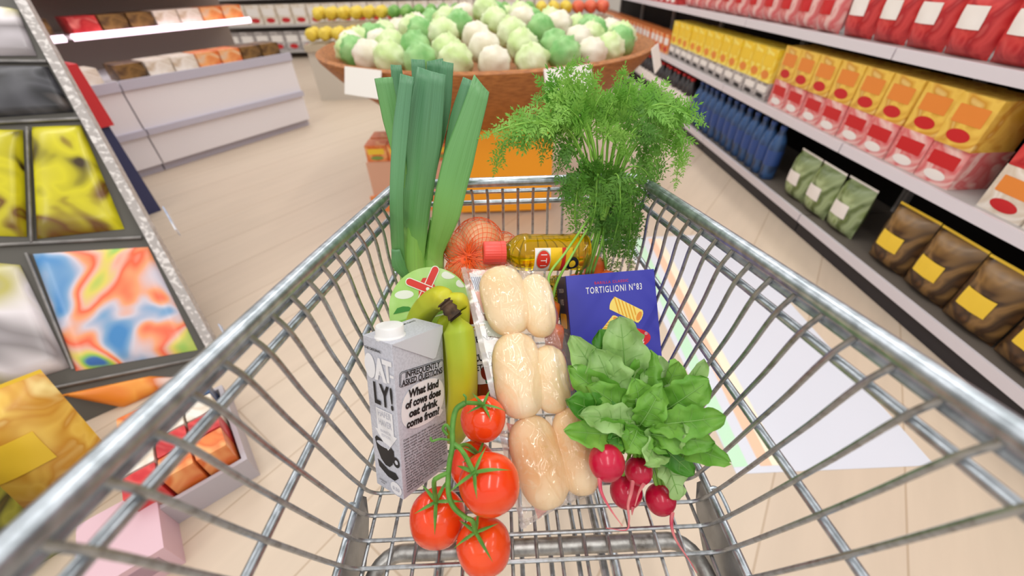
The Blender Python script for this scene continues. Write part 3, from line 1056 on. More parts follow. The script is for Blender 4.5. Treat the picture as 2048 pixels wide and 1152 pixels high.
# ------------------------------------------------------------------ tomatoes on the vine
t = thing('tomato_truss', 'five ripe red tomatoes on one green vine, at the front of the basket', 'tomatoes', at(950, 960, 0.45))
TOM = [  # centre px, depth, radius, stem direction px, tall
    ((966, 838), 0.445, 0.0252, (0.05, 0.75), 1.0),
    ((946, 930), 0.458, 0.0262, (0.25, 0.6), 1.0),
    ((980, 968), 0.396, 0.0295, (-0.35, 0.55), 1.12),
    ((875, 1036), 0.434, 0.0300, (0.05, 0.85), 1.08),
    ((968, 1093), 0.406, 0.0276, (-0.25, 0.85), 1.06),
]
stems = []
for (px, d, r, sd, tall) in TOM:
    c = at(px[0], px[1], d)
    ax = (_r * sd[0] + _u * sd[1] - _f * 0.55).normalized()
    prof = []
    for i in range(25):
        th_ = PI * i / 24
        rr = math.sin(th_)
        h = -math.cos(th_) * tall
        dip = 0.16 * math.exp(-(rr / 0.28) ** 2) if h > 0 else 0.03 * math.exp(-(rr / 0.3) ** 2)
        prof.append((r * rr * (1 + 0.02 * h), r * (h - dip * (1 if h > 0 else -1))))
    sh = MB().lathe(prof, c, ax, 36, ribs=lambda a: 0.014 * math.cos(5 * a + d * 40)).obj('tomato', M['tomato'], t, angle=180)
    top = c + ax * r * (tall - 0.16)
    stems.append((top, ax, r))
    ref = V((1, 0, 0)) if abs(ax.x) < 0.9 else V((0, 1, 0))
    a_ = (ref - ax * ref.dot(ax)).normalized()
    b_ = ax.cross(a_)
    cal = MB()
    rnd = random.Random(int(px[0]))
    for k in range(5):
        an = 2 * PI * k / 5 + rnd.uniform(-.25, .25)
        dr = a_ * math.cos(an) + b_ * math.sin(an)
        side = ax.cross(dr)
        L = r * rnd.uniform(0.75, 1.15)
        curl = rnd.uniform(-0.2, 0.5)

        def leafpt(a, b, dr=dr, side=side, L=L, curl=curl, top=top, ax=ax, r=r):
            x = (a - 0.5) * 2
            wd = r * 0.07 * (1 - b) ** 0.7 * (0.6 + 1.4 * b * (1 - b) * 2)
            # follow the curve of the fruit, then lift at the tip
            s = b * L
            hgt = r * 0.17 - max(0, s - r * 0.35) ** 2 / (2 * r) * (1 - curl) + curl * r * 0.28 * b * b
            return top + dr * s + ax * (hgt + 0.0006 - abs(x) * 0.0006) + side * (x * wd)
        cal.grid(leafpt, 5, 9)
    cal.tube(spline([top + ax * (-r * 0.02), top + ax * r * 0.22], 3), r * 0.085, 8)
    cal.obj('calyx', M['vine'], sh)
vn = MB()
main = [at(930, 806, 0.412), at(912, 820, 0.408), at(905, 855, 0.402), at(905, 890, 0.396), at(898, 935, 0.392), at(897, 985, 0.388), at(908, 1015, 0.386), at(932, 1036, 0.384)]
mp_ = spline(main, 6)
vn.tube(mp_, [0.0030 - 0.0006 * i / len(mp_) for i in range(len(mp_))], 10)
tips = [tp + ax * r * 0.2 for tp, ax, r in stems]
vn.tube(spline([main[0], at(945, 806, 0.418), tips[0]], 5), 0.0022, 8)
vn.tube(spline([at(905, 885, 0.397), at(925, 903, 0.393), tips[2]], 5), 0.0024, 8)
vn.tube(spline([at(910, 895, 0.397), at(935, 890, 0.415), tips[1]], 5), 0.002, 8)
vn.tube(spline([at(898, 945, 0.391), at(876, 955, 0.392), at(868, 965, 0.396), tips[3]], 5), 0.0024, 8)
vn.tube(spline([main[-1], at(945, 1042, 0.385), tips[4]], 5), 0.0024, 8)
vn.tube(spline([at(905, 868, 0.4), at(893, 850, 0.4), at(886, 858, 0.4), at(895, 870, 0.4)], 5), 0.0016, 7)
vn.tube(spline([at(900, 880, 0.398), at(880, 878, 0.394), at(864, 882, 0.392), at(861, 874, 0.392)], 5), [0.0012] * 15 + [0.0006], 6)
vn.tube(spline([main[0], at(932, 795, 0.41), at(926, 788, 0.41)], 4), [0.0012] * 8 + [0.0004], 6)
vn.obj('vine_stem', M['vine'], t)

# ------------------------------------------------------------------ bread rolls in a clear bag
Q = {'tl': at(922, 536, 0.525), 'tr': at(1085, 548, 0.53), 'br': at(1192, 968, 0.478), 'bl': at(1042, 1058, 0.456)}
bn_ = ((Q['tr'] - Q['tl']).cross(Q['bl'] - Q['tl'])).normalized()
if bn_.dot(CAM - Q['tl']) < 0:
    bn_ = -bn_
bo = (Q['tl'] + Q['bl']) / 2
bv_ = ((Q['tl'] + Q['tr']) - (Q['bl'] + Q['br'])).normalized()
bv_ = (bv_ - bn_ * bv_.dot(bn_)).normalized()
bu_ = bv_.cross(bn_)


def B(px, py, h=0.0):      # pixel -> point on the sheet the rolls lie on, raised by h
    p = on_plane(px, py, bo + bn_ * h, bn_)
    return p


def bl(p):
    q = p - bo
    return q.dot(bu_), q.dot(bv_)


ROLL_ = []
H2 = 0.0205
for (x0, y0, x1, y1, wpx, hh) in ((992, 533, 1030, 671, 91, 1.0), (1066, 548, 1086, 676, 66, 0.9), (1025, 664, 1049, 839, 97, 1.04), (1092, 690, 1112, 828, 72, 0.9),
                                  (1050, 832, 1107, 1018, 100, 1.02), (1132, 815, 1172, 992, 82, 0.95)):
    h = H2 * hh
    a, b = B(x0, y0, h), B(x1, y1, h)
    dep = (a - CAM).dot(_f)
    rw = wpx / FPX * dep / 2
    ROLL_.append((a, b, rw, h))
labels = ['pale bread roll at the top left of the clear bag, beside the paper label', 'pale bread roll at the top right of the clear bag, below the oil bottle', 'bread roll in the middle left of the clear bag, above the tomatoes side',
          'bread roll in the middle right of the clear bag, beside the carrot', 'browned bread roll at the bottom left of the clear bag', 'browned bread roll at the bottom right of the clear bag, beside the radishes']
for (a, b, rw, h), lb in zip(ROLL_, labels):
    ax = (b - a).normalized()
    sd = ax.cross(bn_).normalized()
    L = (b - a).length / 2
    c = (a + b) / 2
    seed = random.random() * 50

    def rp(u_, v_, c=c, ax=ax, sd=sd, L=L, rw=rw, h=h, seed=seed):
        th_ = 2 * PI * u_
        s = -1 + 2 * v_
        s = math.copysign(abs(s) ** 0.85, s)
        k = max(0.0, 1 - abs(s) ** 3.4) ** 0.5
        x = math.cos(th_) * rw * k
        z = math.sin(th_) * h * (k if k < 1 else 1)
        if z < 0:
            z *= 0.82
        # a soft crease along one flank
        cr = 0.0035 * math.exp(-((x / rw + 0.58 + 0.06 * math.sin(s * 3)) / 0.13) ** 2) if z > 0 else 0
        w_ = noise.noise(V((x * 40, s * 2, seed))) * 0.0005
        return c + ax * (s * L) + sd * x + bn_ * (z - cr + w_)
    mb = MB()
    mb.grid(rp, 36, 30, 0, wrap=True)
    o = mb.obj('bread_roll', M['golden_bread' if 'browned' in lb else 'bread'], None, angle=180)
    tag(o, lb, 'bread roll', 'bread rolls in the clear bag')

t = thing('bread_bag', 'clear plastic bag with printed label lying full of pale bread rolls', 'bread bag', Q['bl'])
c4 = [bl(Q[k]) for k in ('bl', 'br', 'tr', 'tl')]
roll_l = [(bl(a), bl(b), rw, h) for a, b, rw, h in ROLL_]


def lift(x, y):
    m_ = 0.0
    for (ax_, ay), (bx_, by), rw, h in roll_l:
        dx, dy = bx_ - ax_, by - ay
        L2 = dx * dx + dy * dy
        tt = ((x - ax_) * dx + (y - ay) * dy) / L2
        s = (tt - 0.5) * 2 * math.sqrt(L2) / math.sqrt(L2)
        px_ = abs((x - ax_) * dy - (y - ay) * dx) / math.sqrt(L2)
        ks = max(0.0, 1 - abs(min(1, abs(s))) ** (3.4 / 0.85)) ** 0.5
        kx = max(0.0, 1 - min(1.0, px_ / max(1e-5, rw * max(ks, .02))) ** 2) ** 0.5
        if abs(s) < 1:
            m_ = max(m_, h + h * kx * ks)
    return m_


NU, NV = 84, 170
hm = [[0.0] * NU for _ in range(NV)]
xy = [[None] * NU for _ in range(NV)]
for j in range(NV):
    for i in range(NU):
        a, b = i / (NU - 1), j / (NV - 1)
        # outline bulges a little on the right where the rolls push it out
        bulge = 0.003 * math.sin(PI * b) * a
        x = (1 - b) * ((1 - a) * c4[0][0] + a * c4[1][0]) + b * ((1 - a) * c4[3][0] + a * c4[2][0]) + bulge
        y = (1 - b) * ((1 - a) * c4[0][1] + a * c4[1][1]) + b * ((1 - a) * c4[3][1] + a * c4[2][1])
        xy[j][i] = (x, y)
        edge = min(a, 1 - a, b, 1 - b) / 0.08
        hm[j][i] = lift(x, y)
# let the film span the gaps between the rolls like a stretched sheet
for it in range(70):
    nh = [r_[:] for r_ in hm]
    for j in range(1, NV - 1):
        for i in range(1, NU - 1):
            av = (hm[j - 1][i] + hm[j + 1][i] + hm[j][i - 1] + hm[j][i + 1]) / 4
            nh[j][i] = max(lift(*xy[j][i]) if it % 20 == 0 else min(hm[j][i], 1), av * 0.985)
    hm = nh
vs, fs = [], []
for j in range(NV):
    for i in range(NU):
        x, y = xy[j][i]
        a, b = i / (NU - 1), j / (NV - 1)
        edge = min(1.0, min(a, 1 - a, b, 1 - b) / 0.06)
        q1 = abs(noise.noise(V((x * 46 + y * 14, y * 22, 3))))
        q2 = abs(noise.noise(V((x * 120 - y * 50, y * 60 + x * 20, 9))))
        q3 = noise.noise(V((x * 260, y * 200, 5)))
        wr = (0.0042 * math.exp(-q1 * 15) + 0.0018 * math.exp(-q2 * 10) + 0.0005 * q3) * (0.25 + 0.75 * edge)
        vs.append(bo + bu_ * x + bv_ * y + bn_ * (hm[j][i] + 0.0034 * edge + 0.0005 + max(-0.0012, wr)))
for j in range(NV - 1):
    for i in range(NU - 1):
        k = j * NU + i
        fs.append((k, k + 1, k + NU + 1, k + NU))
film = film_mat('clear_bag_film', '#fbf6f4', 0.085, 0.035)
MB().add(vs, fs).obj('bag_front', film, t, angle=180)
bk = MB()
bk.grid(lambda a, b: bo + bu_ * ((1 - b) * ((1 - a) * c4[0][0] + a * c4[1][0]) + b * ((1 - a) * c4[3][0] + a * c4[2][0])) + bv_ * ((1 - b) * ((1 - a) * c4[0][1] + a * c4[1][1]) + b * ((1 - a) * c4[3][1] + a * c4[2][1])) - bn_ * 0.001, 8, 12)
bk.obj('bag_back', film, t)
edge_pts = [bo + bu_ * x + bv_ * y + bn_ * 0.0008 for x, y in (c4[3], c4[0], c4[1])]
sm = MB()
for p, q, side in ((edge_pts[0], edge_pts[1], bu_), (edge_pts[1], edge_pts[2], bv_)):
    d = (q - p).normalized()
    sd = (side - d * side.dot(d)).normalized()
    sm.grid(lambda a, b, p=p, q=q, sd=sd: p.lerp(q, b) + sd * (0.0065 * a) + bn_ * (0.0012 * math.sin(b * 40) * a + 0.0006), 4, 40)
sm.obj('welded_seam', film_mat('seam_film', '#f7eeee', 0.34, 0.12), t, angle=180)
# the pinkish printed strip and white barcode label inside the left edge
lab = MB()


def Lq(pts, mi, h):
    lab.add([B(x, y, h) for x, y in pts], [tuple(range(len(pts)))], mi)


Lq([(938, 545), (965, 552), (985, 628), (965, 628)], 0, 0.004)
Lq([(940, 553), (961, 555), (968, 580), (949, 580)], 1, 0.0046)
for i in range(5):
    Lq([(942 + i * 4, 554), (944 + i * 4, 554), (953 + i * 3.6, 579), (951 + i * 3.6, 579)], 3, 0.005)
Lq([(950, 583), (970, 583), (982, 625), (966, 625)], 2, 0.0046)
lab3 = MB().add([B(x, y, 0.004) for x, y in [(966, 640), (1000, 648), (1005, 675), (976, 672)]], [(0, 1, 2, 3)])
lab3.obj('grade_label', mat('label_sage', '#dbe6dc', 0.5), t, smooth=False)
lab2 = MB().add([B(x, y, 0.002) for x, y in [(1012, 845), (1030, 850), (1098, 1018), (1076, 1038)]], [(0, 1, 2, 3)])
lab2.obj('printed_strip', mat('strip_pink', '#f1b3a8', 0.5), t, smooth=False)
lab.obj('paper_label', [M['paper'], mat('barcode_white', '#e3e6f0', 0.5), mat('label_pink', '#f1b3a8', 0.5), mat('barcode_grey', '#8f9cb8', 0.5)], t, smooth=False)

# ------------------------------------------------------------------ radishes
t = thing('radish_bunch', 'bunch of red radishes with thin roots and a big tuft of green leaves', 'radishes', at(1270, 930, 0.46))
for (px, d, r, up, tails) in (((1213, 925), 0.414, 0.0185, (-0.25, 0.9), [[(1197, 960), (1203, 985), (1222, 1020), (1245, 1052)]]),
                              ((1277, 942), 0.440, 0.0150, (0.2, 0.85), [[(1266, 960), (1262, 985), (1256, 1010), (1258, 1040), (1252, 1060), (1212, 1056)], [(1285, 960), (1278, 985), (1270, 1012)]]),
                              ((1252, 983), 0.462, 0.0185, (-0.1, 0.9), [[(1262, 1005), (1264, 1030)]]),
                              ((1321, 999), 0.452, 0.0168, (0.0, 0.95), [[(1343, 1022), (1343, 1050), (1352, 1080), (1378, 1120), (1394, 1146)]])):
    c = at(px[0], px[1], d)
    ax = (_r * up[0] + _u * up[1] - _f * 0.25).normalized()
    prof = [(r * math.sin(PI * i / 20) ** 0.92, -r * 1.02 * math.cos(PI * i / 20)) for i in range(21)]
    rd = MB().lathe(prof, c, ax, 32, ribs=lambda a: 0.012 * math.cos(3 * a)).obj('radish', M['radish'], t, angle=180)
    for k, tl in enumerate(tails):
        d0 = d - r * 0.6
        pts = [at(x, y, d0 - 0.006 * i) for i, (x, y) in enumerate(tl)]
        pts[0] = c + (pts[0] - c).normalized() * r * 0.96
        sp = spline(pts, 6)
        MB().tube(sp, [0.0021 * (1 - i / len(sp)) ** 1.3 + 0.00035 for i in range(len(sp))], 7).obj('root', M['root'], rd)


def leaf_mesh(base, tip, wd, bow, side_hint, lobes=5, ruffle=0.5, seed=0, fold=0.25, stem=0.25, mid=None):
    """a long radish leaf: stalk, pinched lower blade, wide crinkled end"""
    base, tip = V(base), V(tip)
    L = (tip - base).length
    ax = (tip - base).normalized()
    nrm = (side_hint - ax * side_hint.dot(ax)).normalized()
    sd = ax.cross(nrm)
    rnd = random.Random(seed)
    off = rnd.random() * 100

    def spine(s):
        return base + ax * (s * L) + nrm * (bow * L * 4 * s * (1 - s))
    NUU, NVV = 13, 24

    def fn(a, b):
        x = (a - 0.5) * 2
        s = stem + (1 - stem) * b
        env = (max(0.0, math.sin(PI * min(1, b ** 0.8))) ** 0.42) * (0.35 + 0.65 * min(1, b * 1.9))
        lob = 1 + 0.09 * math.sin(b * lobes * PI * 2 + off) + 0.04 * math.sin(b * 37 + off * 3 + (2 if x > 0 else 0))
        hw = wd / 2 * env * lob + 0.001
        ruf = noise.noise(V((x * 1.8, b * 4.5, off))) * wd * 0.22 * ruffle + noise.noise(V((x * 5, b * 12, off))) * wd * 0.06 * ruffle
        edge = abs(x) ** 2 * math.sin(b * 19 + off + x * 2) * wd * 0.05 * ruffle
        return spine(s) + sd * (x * hw) + nrm * (fold * hw * abs(x) ** 1.3 + ruf * min(1, abs(x) * 1.5) + edge)
    mb_ = MB()
    mb_.grid(fn, NUU, NVV, 0)
    ms = [spine(s / 14) + nrm * (0.0007 if s / 14 > stem else 0) for s in range(14)]
    mb_.tube(ms, [0.0013 * (1 - 0.85 * i / 14) for i in range(14)], 6, mi=1)
    for k in range(5):      # side ribs
        b = 0.15 + 0.15 * k
        for sg in (-1, 1):
            q = [fn(0.5 + sg * 0.5 * f * 0.85, b + 0.10 * f) + nrm * 0.0004 for f in (0.03, 0.3, 0.6, 0.9)]
            mb_.tube(q, [0.0003, 0.00028, 0.00022, 0.0001], 4, mi=1, cap=False)
    return mb_


# tip px, tip depth, blade width px, material, bow, fold
LEAF = [
    ((1240, 632), .455, 92, 'pale_leaf', .05, .2), ((1190, 695), .45, 92, 'pale_leaf', .10, .15), ((1143, 672), .455, 66, 'pale_leaf', .05, .4),
    ((1137, 735), .445, 70, 'green_leaf', .1, .3), ((1176, 772), .43, 66, 'green_leaf', .14, .3), ((1134, 800), .415, 70, 'dark_leaf', .05, .3),
    ((1160, 830), .408, 60, 'pale_leaf', .12, .3), ((1128, 862), .41, 62, 'green_leaf', .08, .6), ((1200, 660), .47, 80, 'dark_leaf', .05, .3),
    ((1300, 700), .46, 70, 'green_leaf', .06, .4), ((1322, 712), .465, 60, 'pale_leaf', .05, .5), ((1356, 722), .455, 62, 'green_leaf', .08, .4),
    ((1408, 718), .43, 44, 'pale_leaf', .06, .8), ((1418, 760), .42, 78, 'green_leaf', .10, .3), ((1452, 832), .402, 66, 'green_leaf', .14, .4),
    ((1372, 868), .405, 96, 'pale_leaf', .20, -.1), ((1430, 885), .405, 60, 'green_leaf', .14, .4), ((1460, 925), .398, 56, 'green_leaf', .12, .5),
    ((1250, 905), .415, 78, 'green_leaf', .22, .2), ((1290, 928), .41, 70, 'pale_leaf', .18, .2), ((1336, 905), .42, 74, 'green_leaf', .2, .2),
    ((1358, 1000), .435, 56, 'pale_leaf', .12, .35), ((1388, 950), .425, 56, 'dark_leaf', .12, .4), ((1395, 800), .43, 80, 'dark_leaf', .08, .3),
    ((1215, 880), .415, 60, 'dark_leaf', .12, .3), ((1270, 760), .435, 70, 'green_leaf', .15, .3), ((1325, 770), .43, 60, 'green_leaf', .2, .5),
    ((1190, 740), .465, 80, 'dark_leaf', .05, .2), ((1340, 840), .46, 80, 'dark_leaf', .1, .2), ((1250, 690), .465, 80, 'green_leaf', .05, .3), ((1200, 895), .42, 54, 'green_leaf', .1, .4),
    ((1165, 715), .462, 70, 'green_leaf', .06, .3), ((1300, 745), .472, 90, 'dark_leaf', .05, .1), ((1380, 780), .445, 80, 'green_leaf', .05, .3),
]
rc = at(1285, 845, 0.468)
for i, (tp, d, wpx, mn, bow, fold) in enumerate(LEAF):
    rnd = random.Random(i * 3 + 1)
    base = rc + _r * rnd.uniform(-.018, .018) + _u * rnd.uniform(-.016, .006) + _f * rnd.uniform(-.01, .012)
    tip = at(tp[0], tp[1], d)
    L = (tip - base).length
    hint = -_f + _u * 0.25 + _r * rnd.uniform(-.35, .35)
    leaf_mesh(base, tip, wpx / FPX * d, bow, hint, seed=i, fold=fold, ruffle=1.15, stem=0.22 if L > 0.06 else 0.1).obj('leaf', [M[mn], M['vein']], t, angle=180)
st_ = MB()
for k, (px, d) in enumerate((((1213, 925), .435), ((1277, 942), .44), ((1252, 983), .462), ((1321, 999), .452))):
    c = at(px[0], px[1] - 26, d)
    for q in range(3):
        off = _r * (q - 1) * 0.004
        st_.tube(spline([c + off, c.lerp(rc, 0.5) + off * 1.5 - _f * 0.004, rc + off * 2], 4), 0.0022, 7)
st_.obj('leaf_stalks', M['stem'], t)


# ------------------------------------------------------------------ nets of onions and limes
def net_surface(spheres, pad):
    c = sum((s[0] for s in spheres), V()) / len(spheres)

    def rad(d):
        best = 0.01
        for p, r in spheres:
            q = p - c
            b = q.dot(d)
            disc = b * b - q.length_squared + r * r
            if disc > 0:
                best = max(best, b + math.sqrt(disc))
            else:
                miss = math.sqrt(q.length_squared - b * b) - r if b > 0 else 9
                best = max(best, (b - miss * 2.2) if b > 0 else 0)
        return best + pad
    return c, rad


def netting(spheres, pole, n_lines, rad_w, pad=0.0022, turn=0.9):
    c, rad = net_surface(spheres, pad)
    ax = (pole - c).normalized()
    ref = V((0, 0, 1)) if abs(ax.z) < 0.9 else V((1, 0, 0))
    a = (ref - ax * ref.dot(ax)).normalized()
    b = ax.cross(a)
    mb_ = MB()
    for sg in (-1, 1):
        for k in range(n_lines):
            pts = []
            for j in range(46):
                th_ = 0.12 + (PI - 0.24) * j / 45
                ph = 2 * PI * k / n_lines + sg * turn * th_
                d = ax * math.cos(th_) + (a * math.cos(ph) + b * math.sin(ph)) * math.sin(th_)
                pts.append(c + d * rad(d))
            mb_.tube(pts, rad_w, 4, cap=False)
    return mb_, c, ax, a, b, rad


ON = [((957, 486), .612, .0345, 'largest onion in the orange net, its top showing above the red bottle cap'), ((1003, 498), .634, .025, 'onion in the orange net hidden half behind the oil bottle'),
      ((920, 497), .602, .0235, 'onion in the orange net squeezed beside the right leek'), ((927, 545), .590, .0245, 'lowest onion in the orange net, above the green round pack'),
      ((968, 532), .598, .027, 'onion in the orange net just under the red bottle cap')]
sp_ = []
for (px, d, r, lb) in ON:
    c = at(px[0], px[1], d)
    sp_.append((c, r * 1.07))
    ax = V((random.uniform(-.5, .5), random.uniform(-.6, .1), random.uniform(.4, 1))).normalized()
    prof = [(r * math.sin(PI * i / 22) ** 0.95, -r * 0.95 * math.cos(PI * i / 22) + (r * 0.16 * max(0, i - 18) / 4)) for i in range(23)]
    o = bpy.data.objects.new('onion', None)
    bpy.data.objects.remove(o)
    o = MB().lathe(prof, c, ax, 36, ribs=lambda a: 0.008 * math.cos(9 * a)).obj('onion', M['onion'], None, angle=180)
    tag(o, lb, 'onion', 'onions in the orange net')
knot = at(922, 516, 0.552)
t = thing('onion_net', 'orange mesh net holding onions behind the oil bottle', 'net bag', knot)
mb, c, ax, a, b, rad = netting(sp_, knot, 30, 0.00045)
mb.obj('netting', M['orange_net'], t)
kn = MB()
rnd = random.Random(5)
for k in range(70):
    ph = rnd.uniform(0, 2 * PI)
    th_ = rnd.uniform(0.25, 0.75)
    d1 = ax * math.cos(th_) + (a * math.cos(ph) + b * math.sin(ph)) * math.sin(th_)
    p1 = c + d1 * (rad(d1) + 0.001)
    kp = c + ax * (rad(ax) + 0.003) + V((rnd.uniform(-.004, .004), rnd.uniform(-.003, .003), rnd.uniform(-.004, .004)))
    kn.tube([kp, kp.lerp(p1, 0.5) + ax * 0.002, p1], 0.0005, 4, cap=False)
kn.obj('gathered_knot', M['orange_net'], t)

LM = [((1082, 588), .612, .019, 'green lime in the yellow net, nearest the bread bag top'), ((1100, 618), .612, .0185, 'green lime in the yellow net, lowest of the three'), ((1112, 578), .622, .018, 'green lime in the yellow net, beside the carrot stems')]
sp_ = []
for (px, d, r, lb) in LM:
    c = at(px[0], px[1], d)
    sp_.append((c, r * 1.1))
    prof = [(r * math.sin(PI * i / 18), -r * 1.1 * math.cos(PI * i / 18)) for i in range(19)]
    o = MB().lathe(prof, c, V((random.uniform(-1, 1), .3, random.uniform(-.5, .5))), 24).obj('lime', M['lime'], None, angle=180)
    tag(o, lb, 'lime', 'limes in the yellow net')
t = thing('lime_net', 'yellow mesh net with green limes under the oil bottle', 'net bag', sp_[0][0])
netting(sp_, sp_[0][0] + V((0, 0, -0.1)), 22, 0.00055, pad=0.0012)[0].obj('netting', M['yellow_net'], t)

# ------------------------------------------------------------------ oil bottle lying on top
oa, ob_ = at(966, 506, 0.560), at(1174, 503, 0.586)
oax = (ob_ - oa).normalized()
ol = (ob_ - oa).length
t = thing('oil_bottle', 'clear bottle of yellow cooking oil with red cap, lying across the back of the basket', 'oil bottle', oa)
S_ = 0.0305 / 0.031
oil = mat('oil', '#d7b400', 0.03, trans=0.86, ior=1.40, spec=0.5)
R2 = 0.0268
prof = [(0.0108, 0.024), (0.0112, 0.030), (0.0125, 0.034), (0.018, 0.040), (0.0235, 0.047), (0.0262, 0.054), (R2, 0.062), (R2 - 0.001, 0.066), (R2 - 0.001, ol * 0.82), (R2, ol * 0.84), (R2, ol * 0.95), (R2 * 0.92, ol * 0.985), (R2 * 0.6, ol), (0, ol - 0.004)]
MB().lathe(prof, oa, oax, 48).obj('bottle', oil, t, angle=60)
MB().lathe([(0.0135, 0.0), (0.0155, 0.0012), (0.016, 0.003), (0.016, 0.024), (0.0165, 0.0245), (0.0165, 0.031), (0.013, 0.0315)], oa, oax, 60, ribs=lambda a: 0.012 * (1 if int(a / (2 * PI) * 60) % 2 else -1)).obj('cap', mat('red_cap', '#ef5347', 0.35, sss=0.1), t, angle=30)
MB().poly(ellipse(0, 0, 0.0035, 0.0115, 20), oa - oax * 0.0005, (_r - oax * _r.dot(oax)).normalized().cross(oax).cross(oax) * -1 if False else (_f - oax * _f.dot(oax)).normalized(), oax.cross((_f - oax * _f.dot(oax)).normalized())).obj('cap_emblem', mat('cap_gold', '#d88a2c', 0.4), t, smooth=False)
toc = (CAM - oa)
toc = (toc - oax * toc.dot(oax)).normalized()
ox_ = oax.cross(toc).normalized()


def O(x, h, off=0.0):      # x metres round the girth (up the picture is positive), h metres from the cap end
    an = x / R2
    return oa + oax * h + (toc * math.cos(an) - ox_ * math.sin(an)) * (R2 + off)


l0, l1 = 0.068, ol * 0.80
mb = MB()
Ltop, Lbot = -0.001, -0.045


def og(mb_, pts, mi, off):
    cx = sum(p[0] for p in pts) / len(pts)
    cy = sum(p[1] for p in pts) / len(pts)
    n = len(pts)
    vs = [O(cx, cy, off)]
    for q in (0.5, 1.0):
        vs += [O(cx + (x - cx) * q, cy + (y - cy) * q, off) for x, y in pts]
    mb_.add(vs, [(0, 1 + i, 1 + (i + 1) % n) for i in range(n)] + [(1 + i, 1 + n + i, 1 + n + (i + 1) % n, 1 + (i + 1) % n) for i in range(n)], mi)


sgn = 1 if (O(0.01, 0.08) - O(0, 0.08)).dot(_u) > 0 else -1
mb.grid(lambda a, b: O(sgn * (0.006 - 0.05 * a), l0 + (l1 - l0) * b, 0.0003), 16, 8, 0)
mb.grid(lambda a, b: O(sgn * (0.0055 - 0.049 * a), l0 + 0.0005 + 0.022 * b, 0.0006), 16, 3, 1)
mb.grid(lambda a, b: O(sgn * (0.006 - 0.05 * a), l0 + (l1 - l0) * (0.72 + 0.1 * b), 0.0006), 16, 3, 2)
el_ = [(sgn * (-0.0115 + 0.0135 * math.cos(q)), l0 + 0.0125 + 0.0095 * math.sin(q)) for q in [2 * PI * i / 28 for i in range(28)]]
og(mb, [(x + (x - sgn * -0.0115) * 0.12, h + (h - l0 - 0.0125) * 0.12) for x, h in el_], 4, 0.0008)
og(mb, el_, 2, 0.0011)
vs_, fs_ = text_mesh('ITI', 'CENTER', 0.0, 0, 1.5, 1, 0)
k = 0.017 / (max(p[0] for p in vs_) - min(p[0] for p in vs_))
mb.add([O(sgn * (-0.0115 + x * k), l0 + 0.0125 - y * 0.0125 * -1, 0.0014) for x, y in vs_], fs_, 1)
og(mb, [(sgn * (-0.018 + 0.011 * math.cos(q)), l0 + 0.055 + 0.009 * math.sin(q)) for q in [2 * PI * i / 20 for i in range(20)]], 3, 0.0009)
og(mb, [(sgn * (-0.018 + 0.006 * math.cos(q)), l0 + 0.055 + 0.0045 * math.sin(q)) for q in [2 * PI * i / 20 for i in range(20)]], 0, 0.0012)
mb.obj('label', [mat('oil_label_yellow', '#f6c81e', 0.4), M['paper'], mat('oil_label_red', '#d8301f', 0.4), M['black'], mat('oil_label_ring', '#b9bfa9', 0.4)], t, angle=60)

# ------------------------------------------------------------------ carrots with their greens
t = thing('carrot_bunch', 'carrot bunch with tall feathery green tops in the far right basket corner', 'carrots', at(1200, 520, 0.62))


def carrot(crown_, tip, r, seed):
    d = tip - crown_
    pts, rr = [], []
    for i in range(20):
        s = i / 19
        pts.append(crown_ + d * s)
        base = math.sqrt(max(0, 1 - (1 - min(1, s / 0.08)) ** 2)) if s < 0.08 else 1
        rr.append(max(0.0012, r * base * (1 - 0.78 * s ** 1.25) * (1 + 0.02 * math.sin(s * 40 + seed))))
    MB().tube(pts, rr, 22).obj('carrot', M['carrot'], t, angle=180)


for i, (c0, d0, c1, d1, r) in enumerate((((1196, 512), .634, (1160, 640), .665, .0175), ((1162, 545), .622, (1136, 700), .660, .0170), ((1108, 648), .526, (1108, 790), .578, .0140),
                                         ((1104, 600), .566, (1098, 740), .582, .0125), ((1212, 540), .624, (1230, 700), .66, .0165))):
    carrot(at(c0[0], c0[1], d0), at(c1[0], c1[1], d1), r, i)


def dv(y, yy=0.44):       # distance at which a point of the tops stands
    iy = (576 - y) / FPX
    return (yy + 0.0965) / (0.783 + iy * 0.6225)


